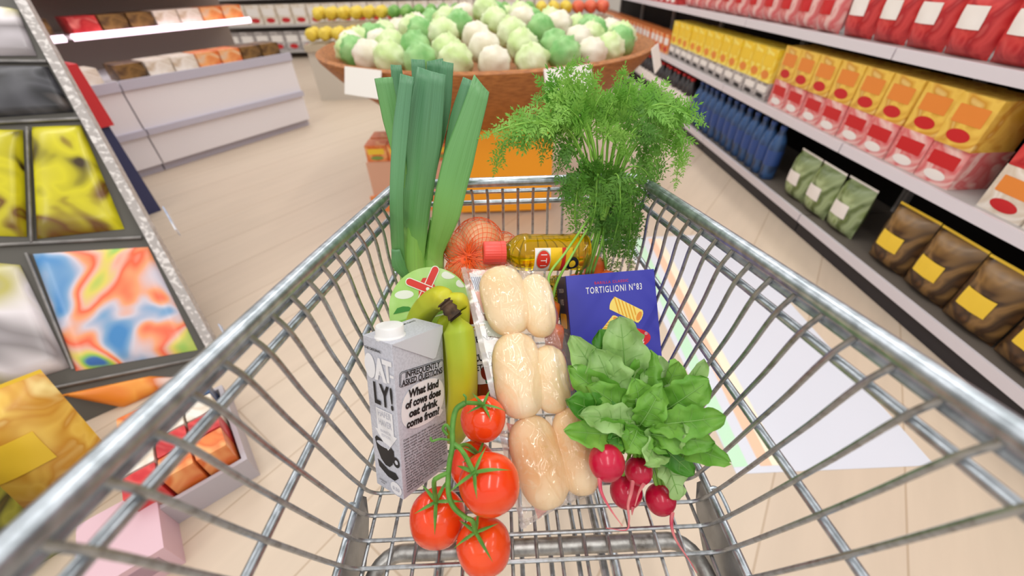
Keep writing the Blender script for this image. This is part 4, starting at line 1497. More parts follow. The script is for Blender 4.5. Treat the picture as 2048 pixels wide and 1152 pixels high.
def frond(path, d_off, leaf_from, length, seed, mt, dens=1.0, droop=0.25):
    """a carrot leaf: thin stalk with feathery side leaflets"""
    rnd = random.Random(seed)
    pts = spline([at(x, y, dv(y) + d_off + dd) for x, y, dd in path], 8)
    n = len(pts)
    st_ = MB()
    rads = [0.0017 * (1 - 0.75 * i / n) for i in range(n)]
    st_.tube(pts, rads, 6)
    so = st_.obj('stalk', M['stem'], t, angle=180)
    mb_ = MB()
    i0 = int(leaf_from * n)
    seglen = [0]
    for i in range(1, n):
        seglen.append(seglen[-1] + (pts[i] - pts[i - 1]).length)
    tot = seglen[-1]
    s = seglen[i0]
    step = 0.0085 / dens
    while s < tot:
        i = max(k for k in range(n) if seglen[k] <= s)
        j = min(i + 1, n - 1)
        p = pts[i].lerp(pts[j], (s - seglen[i]) / max(1e-6, seglen[j] - seglen[i])) if j > i else pts[i]
        tg = (pts[j] - pts[max(0, i - 1)]).normalized()
        fr = (s - seglen[i0]) / max(1e-6, tot - seglen[i0])
        L = length * (1 - 0.72 * fr) * rnd.uniform(0.75, 1.15)
        for sg in (-1, 1):
            hint = V((rnd.uniform(-.5, .5), -0.8 + rnd.uniform(-.5, .5), 0.6 + rnd.uniform(-.5, .5))).normalized()
            nr = (hint - tg * hint.dot(tg)).normalized()
            sd = tg.cross(nr) * sg
            dr = (sd * 0.9 + tg * 0.55 + nr * rnd.uniform(-.25, .35)).normalized()
            pinna(mb_, p, dr, nr, L, rnd, droop)
        s += step * rnd.uniform(0.8, 1.25)
    pinna(mb_, pts[-1], (pts[-1] - pts[-2]).normalized(), V((0, -.8, .6)), length * 0.4, rnd, droop)
    mb_.obj('frond', M[mt], t, smooth=False)


def pinna(mb_, p, dr, nr, L, rnd, droop):
    """one side leaflet: a fine rib with little toothed blades"""
    k = max(3, int(L / 0.0042))
    q = V(p)
    d = V(dr)
    for i in range(k + 1):
        fr = i / k
        nr2 = (nr - d * nr.dot(d)).normalized()
        sd = d.cross(nr2)
        bl_ = (0.0105 * (1 - 0.7 * fr) + 0.003) * min(1, L / 0.022) * rnd.uniform(0.7, 1.2)
        if i == k:
            blade(mb_, q, d, sd, nr2, bl_ * 1.3)
        else:
            for sg in (-1, 1):
                blade(mb_, q, (d * 0.75 + sd * sg * 0.8 + nr2 * rnd.uniform(-.3, .3)).normalized(), None, nr2, bl_)
        d = (d + V((0, 0, -droop * 0.12)) + nr2 * rnd.uniform(-.08, .08)).normalized()
        q2 = q + d * (L / k)
        sd = d.cross(nr2) * 0.00035
        mb_.add([q - sd, q + sd, q2 + sd, q2 - sd], [(0, 1, 2, 3)])
        q = q2


def blade(mb_, q, d, sd, nr, L):
    sd = d.cross(nr).normalized()
    w_ = L * 0.19
    a0 = q + d * (L * 0.38)
    mb_.add([q, a0 + sd * w_, q + d * L, a0 - sd * w_,
             q + d * (L * 0.72) + sd * (L * 0.36), q + d * (L * 0.25), q + d * (L * 0.72) - sd * (L * 0.36)],
            [(0, 1, 2, 3), (5, 1, 4), (5, 6, 3)])


FR = [  # path px (x, y, extra depth), depth offset, leaf start, leaflet length, dark
    ([(1205, 440, 0), (1180, 350, 0), (1140, 262, -.01), (1090, 243, -.02), (1030, 250, -.02), (978, 268, -.03)], -.01, .52, .030, 0),
    ([(1198, 440, 0), (1160, 330, 0), (1120, 270, -.01), (1060, 262, -.02), (1010, 285, -.02), (992, 335, -.02)], .005, .55, .028, 0),
    ([(1200, 440, 0), (1175, 320, 0), (1150, 240, 0), (1110, 190, 0), (1085, 165, 0)], .01, .45, .034, 0),
    ([(1205, 440, 0), (1190, 300, 0), (1160, 200, 0), (1135, 145, 0), (1150, 130, 0)], 0, .5, .034, 0),
    ([(1205, 440, 0), (1190, 310, 0), (1165, 230, 0), (1120, 215, -.01), (1075, 255, -.02)], -.01, .5, .032, 0),
    ([(1200, 440, 0), (1165, 320, 0), (1125, 250, 0), (1095, 255, -.02), (1085, 310, -.02)], -.01, .5, .030, 1),
    ([(1205, 440, 0), (1195, 300, 0), (1190, 200, 0), (1180, 140, 0)], .015, .5, .030, 0),
    ([(1210, 440, 0), (1215, 300, 0), (1232, 205, 0), (1245, 150, 0)], .01, .55, .030, 0),
    ([(1210, 440, 0), (1225, 320, 0), (1245, 240, 0), (1262, 165, 0)], 0, .6, .026, 0),
    ([(1210, 440, 0), (1235, 320, 0), (1265, 240, 0), (1310, 210, 0), (1350, 215, 0), (1398, 242, 0)], 0, .5, .032, 0),
    ([(1210, 440, 0), (1240, 320, 0), (1285, 250, 0), (1330, 235, 0), (1360, 260, 0), (1365, 330, 0)], 0, .52, .030, 0),
    ([(1212, 440, 0), (1250, 330, 0), (1295, 270, 0), (1340, 270, 0), (1358, 310, 0), (1352, 365, 0)], .005, .5, .026, 0),
    ([(1210, 440, 0), (1230, 330, 0), (1260, 270, 0), (1290, 250, 0), (1310, 300, 0)], -.01, .5, .030, 1),
    ([(1210, 440, 0), (1235, 340, 0), (1265, 290, 0), (1300, 300, 0), (1315, 350, 0), (1295, 385, 0)], 0, .5, .028, 1),
    ([(1205, 440, 0), (1205, 320, 0), (1210, 240, 0), (1225, 205, 0)], -.005, .5, .030, 0),
    ([(1205, 440, 0), (1185, 330, 0), (1170, 260, 0), (1140, 220, -.01), (1120, 235, -.02)], -.015, .5, .034, 0),
    ([(1200, 440, 0), (1180, 340, 0), (1150, 290, 0), (1125, 300, -.01), (1115, 350, -.015)], -.01, .45, .030, 1),
    ([(1205, 440, 0), (1225, 300, 0), (1250, 215, 0), (1300, 195, 0), (1330, 215, 0)], .01, .5, .032, 0),
    ([(1205, 440, 0), (1240, 290, 0), (1270, 215, 0), (1320, 220, 0), (1372, 232, 0)], .015, .45, .034, 0),
    ([(1200, 440, 0), (1170, 300, 0), (1140, 210, 0), (1115, 175, 0), (1075, 200, -.01)], .015, .45, .034, 0),
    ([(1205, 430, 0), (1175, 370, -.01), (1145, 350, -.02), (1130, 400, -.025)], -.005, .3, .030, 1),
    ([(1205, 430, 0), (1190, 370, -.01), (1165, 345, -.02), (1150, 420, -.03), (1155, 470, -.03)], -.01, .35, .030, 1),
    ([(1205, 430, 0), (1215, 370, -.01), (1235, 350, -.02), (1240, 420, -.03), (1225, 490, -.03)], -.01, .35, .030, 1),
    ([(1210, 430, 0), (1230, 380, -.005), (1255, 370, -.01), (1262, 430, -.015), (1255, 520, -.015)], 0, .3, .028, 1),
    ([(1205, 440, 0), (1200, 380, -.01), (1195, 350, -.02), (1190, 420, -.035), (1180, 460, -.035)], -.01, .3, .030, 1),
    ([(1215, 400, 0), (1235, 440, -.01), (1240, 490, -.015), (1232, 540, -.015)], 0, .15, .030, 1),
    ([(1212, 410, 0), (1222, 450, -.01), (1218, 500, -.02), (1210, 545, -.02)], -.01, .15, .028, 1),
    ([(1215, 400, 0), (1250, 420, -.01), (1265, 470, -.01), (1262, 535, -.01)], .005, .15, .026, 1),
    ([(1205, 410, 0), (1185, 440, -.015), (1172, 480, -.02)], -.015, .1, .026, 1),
    ([(1210, 420, 0), (1245, 345, 0), (1280, 335, 0), (1300, 365, 0), (1285, 410, 0)], -.005, .4, .022, 1),
    ([(1205, 430, 0), (1200, 330, 0), (1215, 270, 0), (1240, 265, 0), (1255, 310, 0)], -.015, .5, .026, 0),
    ([(1205, 430, 0), (1180, 300, 0), (1185, 230, 0), (1205, 190, 0), (1215, 215, 0)], .005, .5, .030, 0),
]
for i, (path, do, lf, ln, dk) in enumerate(FR):
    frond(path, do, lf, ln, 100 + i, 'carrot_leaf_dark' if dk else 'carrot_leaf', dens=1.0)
# bare stalks from the carrot crowns up to the gathered tops
STK = [[(1108, 644, .526), (1104, 600, .525), (1098, 552, .535), (1130, 506, .542), (1165, 455, .556), (1195, 410, .575)],
       [(1105, 598, .558), (1116, 560, .550), (1150, 500, .548), (1185, 440, .580)],
       [(1190, 506, .63), (1200, 470, .60), (1206, 430, .592)], [(1160, 543, .62), (1180, 500, .597), (1200, 440, .59)],
       [(1152, 548, .614), (1168, 510, .59), (1190, 455, .585)], [(1172, 548, .614), (1186, 500, .592), (1203, 440, .587)], [(1178, 548, .616), (1196, 480, .592), (1207, 420, .585)],
       [(1212, 538, .622), (1206, 480, .60), (1208, 420, .59)], [(1160, 550, .616), (1186, 490, .60), (1192, 440, .58)], [(1185, 546, .618), (1202, 490, .59), (1212, 430, .585)],
       [(1205, 440, .575), (1230, 350, .553), (1262, 240, .515)], [(1205, 440, .58), (1220, 350, .55), (1232, 265, .52)], [(1207, 440, .575), (1240, 345, .55), (1280, 240, .515)],
       [(1205, 440, .57), (1212, 340, .55), (1218, 235, .513)], [(1203, 440, .57), (1195, 330, .546), (1165, 235, .508)], [(1203, 440, .575), (1192, 330, .545), (1158, 255, .513)],
       [(1207, 440, .57), (1232, 330, .545), (1250, 255, .518)], [(1208, 440, .575), (1246, 335, .55), (1300, 235, .51)]]
for pts in STK:
    sp = spline([at(*p) for p in pts], 7)
    MB().tube(sp, [0.0022 - 0.0008 * i / len(sp) for i in range(len(sp))], 7).obj('stalk', M['stem'], t, angle=180)


# ------------------------------------------------------------------ leeks
def strap(parent, pts, widths, fold, name='leaf', n_hint=None, y0=0.0, y1=1.0, cut=0.0, mt='leek'):
    """a long flat leek leaf folded along its middle"""
    m_ = len(pts)
    sp = spline(pts, 6)
    N_ = len(sp)
    vs, gr = [], []
    NU_ = 11
    for i in range(N_):
        s = i / (N_ - 1)
        f = s * (m_ - 1)
        k = min(int(f), m_ - 2)
        wd = widths[k] + (widths[k + 1] - widths[k]) * (f - k)
        tg = (sp[min(i + 1, N_ - 1)] - sp[max(i - 1, 0)]).normalized()
        hint = n_hint if n_hint else -_f
        nr = (hint - tg * hint.dot(tg)).normalized()
        sd = tg.cross(nr)
        for j in range(NU_):
            x = (j / (NU_ - 1) - 0.5) * 2
            fo = fold * (1 - 0.0 * s)
            p = sp[i] + sd * (x * wd / 2) - nr * (abs(x) ** 1.15 * fo * wd / 2) + nr * (0.0006 * math.sin(x * 14))
            if i == N_ - 1:
                p = p + tg * (cut * x * wd / 2)
            vs.append(p)
            gr.append((x, y0 + (y1 - y0) * s, 0))
    fs = [(i * NU_ + j, i * NU_ + j + 1, (i + 1) * NU_ + j + 1, (i + 1) * NU_ + j) for i in range(N_ - 1) for j in range(NU_ - 1)]
    mb_ = MB().add(vs, fs)
    o = mb_.obj(name, M[mt], parent, angle=80)
    at_ = o.data.attributes.new('grain', 'FLOAT_VECTOR', 'POINT')
    for i, g in enumerate(gr):
        at_.data[i].vector = (g[0] * 0.5 + random.random() * 0.0, g[1], 0)
    so = o.modifiers.new('thickness', 'SOLIDIFY')
    so.thickness = 0.0014
    so.offset = -1
    return o


def stalk(parent, pts, rads):
    sp = spline(pts, 5)
    n = len(sp)
    rr = []
    for i in range(n):
        f = i / (n - 1) * (len(rads) - 1)
        k = min(int(f), len(rads) - 2)
        rr.append(rads[k] + (rads[k + 1] - rads[k]) * (f - k))
    o = MB().tube(sp, rr, 24).obj('stalk', M['leek'], parent, angle=60)
    at_ = o.data.attributes.new('grain', 'FLOAT_VECTOR', 'POINT')
    for i in range(len(o.data.vertices)):
        at_.data[i].vector = (math.sin(i % 24 / 24 * 2 * PI) * 0.5, 0.28 * (i // 24) / n, 0)


def LP(x, y, yy):
    return at(x, y, dv(y, yy))


def W(px, y, yy):
    return px / FPX * dv(y, yy)


t = thing('leek', 'large leek with broad dark green leaves in the far left corner of the basket', 'leek', LP(826, 545, .40))
stalk(t, [LP(832, 660, .36), LP(828, 560, .39), LP(826, 500, .405), LP(828, 430, .415)], [.018, .0205, .021, .016])
strap(t, [LP(818, 540, .385), LP(822, 480, .392), LP(828, 400, .40), LP(843, 280, .412), LP(860, 142, .42)], [W(50, 540, .39), W(58, 480, .39), W(66, 400, .40), W(76, 280, .41), W(60, 142, .42)], .28, y0=0.1)
strap(t, [LP(798, 545, .372), LP(793, 480, .372), LP(791, 390, .372), LP(799, 260, .395), LP(812, 150, .41)], [W(22, 540, .39), W(26, 480, .4), W(26, 390, .4), W(30, 260, .43), W(26, 150, .44)], .3, y0=0.35)
strap(t, [LP(804, 420, .405), LP(797, 320, .41), LP(780, 235, .42), LP(764, 155, .43)], [W(24, 420, .4), W(26, 320, .4), W(36, 235, .43), W(36, 155, .44)], .5, y0=0.25, y1=.6)
strap(t, [LP(817, 400, .425), LP(809, 300, .435), LP(798, 210, .455), LP(790, 130, .46)], [W(24, 400, .4), W(28, 300, .4), W(30, 210, .43), W(22, 130, .44)], .4, y0=0.4)
strap(t, [LP(838, 400, .43), LP(842, 300, .445), LP(840, 210, .45), LP(834, 119, .455)], [W(30, 400, .4), W(34, 300, .4), W(34, 210, .43), W(28, 119, .44)], .4, y0=0.4)
strap(t, [LP(850, 400, .435), LP(858, 300, .45), LP(866, 210, .46), LP(868, 120, .465)], [W(30, 400, .4), W(36, 300, .4), W(36, 210, .43), W(34, 120, .44)], .3, y0=0.5, cut=.3)
strap(t, [LP(844, 420, .425), LP(862, 320, .435), LP(884, 220, .44), LP(893, 124, .445)], [W(26, 420, .4), W(30, 320, .4), W(30, 220, .43), W(25, 124, .44)], .4, y0=0.5)
strap(t, [LP(800, 330, .425), LP(806, 280, .43), LP(814, 210, .435), LP(820, 160, .44)], [W(20, 330, .4), W(22, 280, .4), W(22, 220, .43), W(12, 160, .44)], .6, y0=0.6)
strap(t, [LP(791, 500, .368), LP(797, 530, .365), LP(814, 556, .368)], [W(16, 500, .39), W(26, 530, .39), W(14, 556, .39)], .3, y0=0.7, y1=0.5)
t = thing('leek', 'slimmer leek with lighter green leaves leaning right, beside the onion net', 'leek', LP(870, 540, .40))
stalk(t, [LP(874, 660, .36), LP(870, 560, .39), LP(869, 510, .405), LP(878, 440, .415)], [.0135, .0145, .015, .013])
strap(t, [LP(869, 540, .388), LP(870, 500, .388), LP(890, 425, .374), LP(915, 320, .388), LP(962, 166, .410)], [W(32, 540, .39), W(34, 500, .39), W(56, 425, .4), W(60, 320, .41), W(38, 166, .43)], .22, y0=0.05, y1=0.62, cut=-.5)
strap(t, [LP(886, 420, .408), LP(899, 330, .416), LP(914, 240, .426), LP(937, 158, .436)], [W(28, 420, .4), W(34, 330, .4), W(34, 240, .43), W(26, 158, .44)], .3, y0=0.4, y1=.9)


# ------------------------------------------------------------------ shop: products
def pouch(w_, h, d, mats, seed=0):
    """filled bag standing on its lower seal; local x across, y depth (front is -x side handled by rotation), z up"""
    mb_ = MB()
    for sg in (-1, 1):
        def fn(a, b, sg=sg):
            x, z = (a - 0.5) * 2, b
            puff = max(0, (1 - abs(x) ** 2.6) * (1 - abs(2 * z - 1) ** 3.2)) ** 0.6
            wr = noise.noise(V((x * 3, z * 4, seed + sg))) * 0.09
            return V((x * w_ / 2 * (1 - 0.06 * puff), sg * d / 2 * puff * (1 + wr), z * h))
        mb_.grid(fn, 11, 13, 0)
    mb_.grid(lambda a, b: V(((a - 0.5) * w_, 0.0005, h - 0.012 + 0.022 * b)), 9, 2, 1)

    def front(a, b):
        x, z = (a - 0.5) * 1.1, 0.36 + 0.28 * b
        puff = max(0, (1 - abs(x) ** 2.6) * (1 - abs(2 * z - 1) ** 3.2)) ** 0.6
        wr = noise.noise(V((x * 3, z * 4, seed - 1))) * 0.09
        return V((x * w_ / 2 * (1 - 0.06 * puff), -d / 2 * puff * (1 + wr) - 0.003, z * h))
    mb_.grid(front, 9, 6, 1)
    return mb_


def carton_mesh(w_, h, d):
    mb_ = MB()
    out = rrect(-w_ / 2, -d / 2, w_ / 2, d / 2, 0.003, 2)
    k = len(out)
    mb_.add([V((x, y, 0)) for x, y in out] + [V((x, y, h)) for x, y in out], [tuple(range(k - 1, -1, -1)), tuple(range(k, 2 * k))] + [(i, (i + 1) % k, k + (i + 1) % k, k + i) for i in range(k)], 0)
    mb_.poly(rrect(-w_ * 0.38, h * 0.45, w_ * 0.38, h * 0.8, 0.004), V((0, -d / 2 - 0.0008, 0)), V((1, 0, 0)), V((0, 0, 1)), 1)
    mb_.poly(ellipse(0, h * 0.22, w_ * 0.3, h * 0.13, 20), V((0, -d / 2 - 0.0008, 0)), V((1, 0, 0)), V((0, 0, 1)), 2)
    return mb_


def make(kind, name, label, cat, group, mats, w_, h, d, seed=0):
    if kind == 'pouch':
        o = pouch(w_, h, d, mats, seed).obj(name, mats[:2], None, angle=70)
    elif kind == 'box':
        o = carton_mesh(w_, h, d).obj(name, mats, None, angle=25)
    elif kind == 'bottle':
        r = w_ / 2
        o = MB().lathe([(r * .9, 0), (r, 0.01), (r, h * .62), (r * .85, h * .74), (r * .45, h * .88), (r * .36, h * .92), (r * .36, h * .95)], V(), V((0, 0, 1)), 20).lathe([(r * 1.01, h * .28), (r * 1.015, h * .29), (r * 1.015, h * .55), (r * 1.01, h * .56)], V(), V((0, 0, 1)), 20, 1).obj(name, mats[:2], None)
        c = MB().lathe([(r * .42, h * .94), (r * .42, h), (0, h)], V(), V((0, 0, 1)), 16).obj('cap', mats[2], o)
    return tag(o, label, cat, group)


def place(src, loc, rz, used):
    o = src if not used.get(src.name) else copy_tree(src)
    used[src.name] = True
    o.location = loc
    o.rotation_euler = (0, 0, rz)
    return o


USED = {}
rnd = random.Random(11)
pm = {}
for nm, cols in {'olive': ('#5d5f1e', '#8a8a2c', '#3c3a16', '#6f5a1c'), 'brown': ('#6b4a2a', '#3d2a1a', '#8d6a3c', '#5a4028'), 'moss': ('#7f9450', '#a9b88a', '#5b6b38', '#8da05c'),
                 'navy': ('#1f2233', '#2f4468', '#3a5f92', '#1a1a22'), 'black': ('#1c1a1d', '#3a3638', '#252226', '#6b6262'), 'red': ('#c4242c', '#d94a48', '#b01c26', '#e07a72'),
                 'pink': ('#e5a09a', '#d9676a', '#efc9c2', '#cf4c52'), 'gold': ('#e3b43c', '#eec65a', '#cf9433', '#f4dc90'), 'yellow': ('#f6df3e', '#efc52e', '#fbeb7a', '#e8b52c'),
                 'orange': ('#e8803e', '#d96a2e', '#f0a868', '#e0c0a0'), 'cream': ('#e6ddd0', '#d8c8b4', '#f0e8de', '#c9b49a'), 'grey': ('#a8a09e', '#c9c2bf', '#8a8280', '#d9d2d0')}.items():
    pm[nm] = patch_mat('print_' + nm, cols, 9.0, 0.35)
ink = {'w': mat('label_white', '#efe9e4', 0.45), 'r': mat('label_red', '#c7262b', 0.4), 'y': mat('label_yellow', '#f0c93a', 0.4), 'b': mat('label_blue', '#33508f', 0.4), 'k': mat('label_dark', '#2a2628', 0.45),
       'o': mat('label_orange', '#e58a3c', 0.4), 'g': mat('label_leafgreen', '#7d9a4c', 0.4)}

# ------------------------------------------------------------------ right aisle shelving
SX = 1.58          # front of the shelves
BAY = 1.25
board = mat('shelf_board', '#b9b4b2', 0.4)
rail_m = mat('price_rail', '#d9d3da', 0.35)
base_board = mat('base_board', '#6c645c', 0.5)
plinth_m = mat('dark_plinth', '#2a272b', 0.5)
blue_m = mat('blue_strip', '#2a3fa0', 0.4)
tagm = mat('price_card', '#f3f0ea', 0.5)
LV = (0.10, 0.47, 0.86)
bay_src = None
for i in range(7):
    y0 = -0.75 + i * BAY
    b = thing('shelf_unit', None, None, (SX + 0.25, y0 + BAY / 2, 0))
    tag(b, ('grey supermarket shelf unit with dark plinth, %s of the right-hand aisle' % ('nearest to the trolley handle', 'second from the camera', 'third from the camera', 'fourth from the camera', 'fifth from the camera', 'second from the far end', 'farthest one')[i]),
        'shelf unit', 'shelf units of the right aisle')
    if bay_src is None:
        bay_src = b
        MB().box((SX + 0.50, y0 + .004, 0), (SX + 0.53, y0 + BAY - .004, 1.9)).obj('back_panel', M['blackgap'], b, smooth=False)
        MB().box((SX - 0.02, y0 + .004, 0), (SX + 0.5, y0 + BAY - .004, 0.085)).obj('plinth', plinth_m, b, smooth=False)
        MB().box((SX - 0.026, y0 + .004, 0.062), (SX - 0.02, y0 + BAY - .004, 0.08)).obj('blue_strip', blue_m, b, smooth=False)
        for k, z in enumerate(LV):
            sx = SX + (-0.02, 0.02, 0.05)[k]
            s = MB().box((sx, y0 + .004, z - 0.02), (SX + 0.5, y0 + BAY - .004, z)).obj('shelf_board', board if k else base_board, b, smooth=False)
            MB().box((sx - 0.012, y0 + .004, z - 0.035), (sx, y0 + BAY - .004, z + 0.008)).obj('price_rail', rail_m, s, smooth=False)
        for yy in (y0 + 0.012, y0 + BAY - 0.012):
            MB().box((SX + 0.47, yy - .008, 0), (SX + 0.5, yy + .008, 1.9)).obj('upright', board, b, smooth=False)
    else:
        for ch in kids(bay_src):
            copy_tree(ch, b)

# rows of goods: (level, stacked height, y from, y to, kind, look, width, height, depth, front inset)
ROWS = [
    (0, 0, -0.6, 0.55, 'pouch', 'olive', ('g', 'y'), .19, .27, .11, 'olive crisp bag standing on the lowest right-hand shelf, nearest the camera', 'crisp bag'),
    (0, 0, 0.6, 1.45, 'pouch', 'brown', ('y', 'w'), .19, .25, .11, 'brown snack bag on the lowest right-hand shelf, before the mossy green bags', 'snack bag'),
    (0, 0, 1.5, 2.15, 'pouch', 'moss', ('w', 'g'), .18, .24, .11, 'mossy green snack bag on the lowest right-hand shelf', 'snack bag'),
    (0, 0, 2.2, 3.5, 'bottle', 'navy', ('b', 'b'), .09, .31, .09, 'dark bottle with blue label on the lowest right-hand shelf', 'bottle'),
    (0, 0, 3.55, 7.6, 'bottle', 'black', ('w', 'r'), .10, .30, .10, 'black bottle with pale label far along the lowest right-hand shelf', 'bottle'),
    (1, 0, -0.6, 1.2, 'box', 'cream', ('o', 'r'), .15, .15, .16, 'cream box on the middle right-hand shelf, nearest the camera', 'box'),
    (1, 0.15, -0.6, 1.2, 'box', 'red', ('r', 'w'), .15, .15, .16, 'red box stacked on the cream boxes of the middle right-hand shelf', 'box'),
    (1, 0, 1.25, 2.5, 'box', 'pink', ('r', 'w'), .15, .14, .16, 'pink and red box at the bottom of the middle right-hand shelf', 'box'),
    (1, 0.14, 1.25, 2.5, 'box', 'gold', ('o', 'r'), .15, .17, .16, 'golden box stacked on the pink boxes of the middle right-hand shelf', 'box'),
    (1, 0, 2.55, 4.3, 'box', 'grey', ('w', 'k'), .14, .10, .16, 'grey box at the bottom of the middle right-hand shelf', 'box'),
    (1, 0.10, 2.55, 4.3, 'box', 'yellow', ('y', 'o'), .14, .18, .16, 'bright yellow box stacked on the grey boxes of the middle right-hand shelf', 'box'),
    (1, 0, 4.35, 7.6, 'box', 'orange', ('w', 'r'), .14, .16, .16, 'orange box far along the middle right-hand shelf', 'box'),
    (2, 0, -0.6, 2.2, 'pouch', 'red', ('w', 'r'), .18, .25, .12, 'red crisp bag on the upper right-hand shelf, in the near half', 'crisp bag'),
    (2, 0, 2.25, 4.4, 'pouch', 'pink', ('r', 'w'), .18, .22, .12, 'pinkish crisp bag halfway along the upper right-hand shelf', 'crisp bag'),
    (2, 0, 4.45, 7.6, 'box', 'red', ('k', 'w'), .16, .16, .16, 'red box at the far end of the upper right-hand shelf', 'box'),
]
for (lv, dz, ya, yb_, kind, look, ik, w_, h, d, lb, cat) in ROWS:
    mats = [pm[look], ink[ik[0]], ink[ik[1]]]
    src = make(kind, {'pouch': cat.replace(' ', '_'), 'box': 'grocery_box', 'bottle': 'drink_bottle'}[kind], lb, cat, '%s %ss on the %s right-hand shelf' % (look, cat, ('lowest', 'middle', 'upper')[lv]), mats, w_, h, d, seed=len(lb))
    y = ya + w_ / 2
    while y < yb_ - w_ / 2 + 0.02:
        x = SX + (0.0, 0.05, 0.08)[lv] + d / 2 + rnd.uniform(0, .012)
        place(src, (x, y, LV[lv] + dz + 0.0005), -PI / 2 + rnd.uniform(-.03, .03), USED)
        y += w_ + 0.008

# ------------------------------------------------------------------ round produce stand straight ahead
BC = V((-0.08, 2.62, 0))
t = thing('produce_stand', 'round wicker-sided produce stand on an orange base, straight ahead of the trolley', 'produce stand', BC)
wick = mat('wicker_brown', '#b5743a', 0.6, col2='#8d5426', scale=30, stretch=(1, 1, 6), bump=0.5, bscale=60)
org = mat('orange_panel', '#fba61f', 0.45)
MB().lathe([(0.55, 0.50), (0.60, 0.505), (0.86, 0.72), (0.93, 0.80), (0.94, 0.825), (0.92, 0.835), (0.885, 0.80), (0.80, 0.722), (0.5, 0.70), (0, 0.70)], BC, V((0, 0, 1)), 72).obj('basket', wick, t, angle=40)
MB().box((BC.x - 0.2, BC.y - 0.55, 0.02), (BC.x + 0.34, BC.y + 0.5, 0.5)).obj('orange_base', org, t, smooth=False)
cr = MB().box((BC.x - 0.72, BC.y - 0.45, 0.0), (BC.x - 0.2, BC.y + 0.45, 0.30)).obj('crate_base', mat('peach_board', '#d9a78c', 0.6), t, smooth=False)
MB().box((BC.x - 0.74, BC.y - 0.47, 0.0), (BC.x - 0.2, BC.y - 0.45, 0.10)).obj('orange_skirt', mat('orange_board', '#e58a4c', 0.5), t, smooth=False)


def head_mesh(r, seed, wrinkle):
    mb_ = MB()

    def fn(a, b):
        th_, ph = PI * b, 2 * PI * a
        d = V((math.sin(th_) * math.cos(ph), math.sin(th_) * math.sin(ph), math.cos(th_)))
        q = 1 + wrinkle * abs(noise.noise(d * 2.4 + V((seed, 0, 0)))) + wrinkle * 0.6 * noise.noise(d * 6 + V((0, seed, 0)))
        return d * (r * q * 0.92) * 1.0 + V((0, 0, 0))
    mb_.grid(fn, 26, 16, 0, wrap=True)
    return mb_


HEADS = []
for nm, lb, cat, c1, c2, wr in (('iceberg_lettuce', 'pale green lettuce head heaped on the round produce stand', 'lettuce', '#bcd58a', '#e3ebc4', .35),
                                ('cauliflower', 'creamy white cauliflower heaped on the round produce stand', 'cauliflower', '#efe9da', '#d8cfb4', .22),
                                ('green_cabbage', 'fresh green cabbage heaped on the round produce stand', 'cabbage', '#6fae5e', '#a5cf8c', .3)):
    o = head_mesh(0.072, len(nm), wr).obj(nm, mat(nm + '_leaf', c1, 0.5, col2=c2, scale=9, bump=0.4, bscale=24), None, angle=180)
    HEADS.append(tag(o, lb, cat, nm.replace('_', ' ') + 's on the produce stand'))
seq = 0
for ring, n in ((0.765, 29), (0.61, 22), (0.42, 15), (0.22, 7), (0.0, 1)):
    for k in range(n):
        an = 2 * PI * (k + 0.5 * (seq % 2)) / n
        if math.sin(an) > 0.75 and ring > 0.5:
            continue
        p = BC + V((ring * math.cos(an), ring * math.sin(an), 0.838 + (0.765 - ring) * 0.17 + rnd.uniform(-.008, .01)))
        place(HEADS[(0, 1, 0, 2, 1, 0, 2)[(k + int(ring * 10)) % 7]], p, rnd.uniform(0, 6), USED)
    seq += 1
for k, an in enumerate((-2.15, -1.2, -0.45)):
    p = BC + V((0.95 * math.cos(an), 0.95 * math.sin(an), 0.775))
    n_ = V((math.cos(an), math.sin(an), 0.35)).normalized()
    s_ = V((-math.sin(an), math.cos(an), 0))
    u_ = n_.cross(s_)
    mb = MB().box((-0.11, -0.05, 0.0), (0.11, 0.06, 0.004), frame=(p + n_ * 0.012, s_, u_, n_))
    tag(mb.obj('price_card', tagm, None, smooth=False), ('white price card on the left of the wicker rim', 'white price card on the front of the wicker rim', 'white price card on the right of the wicker rim')[k], 'price card', 'price cards on the produce stand')
# packs on the low crate base
pk = make('box', 'fruit_pack', 'small fruit pack on the low crate base left of the orange panel', 'fruit pack', 'fruit packs on the crate base', [pm['orange'], ink['y'], ink['g']], .12, .09, .12)
for i in range(4):
    for j in range(2):
        place(pk, (BC.x - 0.655 + i * 0.125, BC.y - 0.37 + j * 0.14, 0.3005), rnd.uniform(-.05, .05), USED)

# ------------------------------------------------------------------ tiered produce rack behind the stand
t = thing('produce_rack', 'tiered grey produce rack with slanted crates at the back of the shop', 'produce rack', (-0.3, 5.2, 0))
MB().box((-2.1, 5.0, 0), (1.3, 5.7, 0.5)).obj('base', mat('rack_grey', '#c9c1b4', 0.6), t, smooth=False)
for k in range(2):
    MB().box((-2.1, 4.95 + k * 0.36, 0.5 + k * 0.16), (1.3, 5.31 + k * 0.36, 0.56 + k * 0.16)).obj('crate_tier', mat('crate_%d' % k, '#b9ab93', 0.6), t, smooth=False)
PR = []
for nm, lb, cat, c1, c2 in (('green_pepper', 'green pepper on the tiered rack at the back', 'pepper', '#5f9a46', '#8fbf62'), ('yellow_pepper', 'yellow pepper on the tiered rack at the back', 'pepper', '#e8cf52', '#d8b838'),
                            ('garlic_bulb', 'white vegetable bulb on the tiered rack at the back', 'vegetable', '#ece6d8', '#d8ccb4'), ('red_pepper', 'red pepper on the tiered rack at the back', 'pepper', '#d9583e', '#e8805a')):
    o = head_mesh(0.062, len(nm), .25).obj(nm, mat(nm + '_skin', c1, 0.4, col2=c2, scale=10), None, angle=180)
    PR.append(tag(o, lb, cat, nm.replace('_', ' ') + 's on the back rack'))
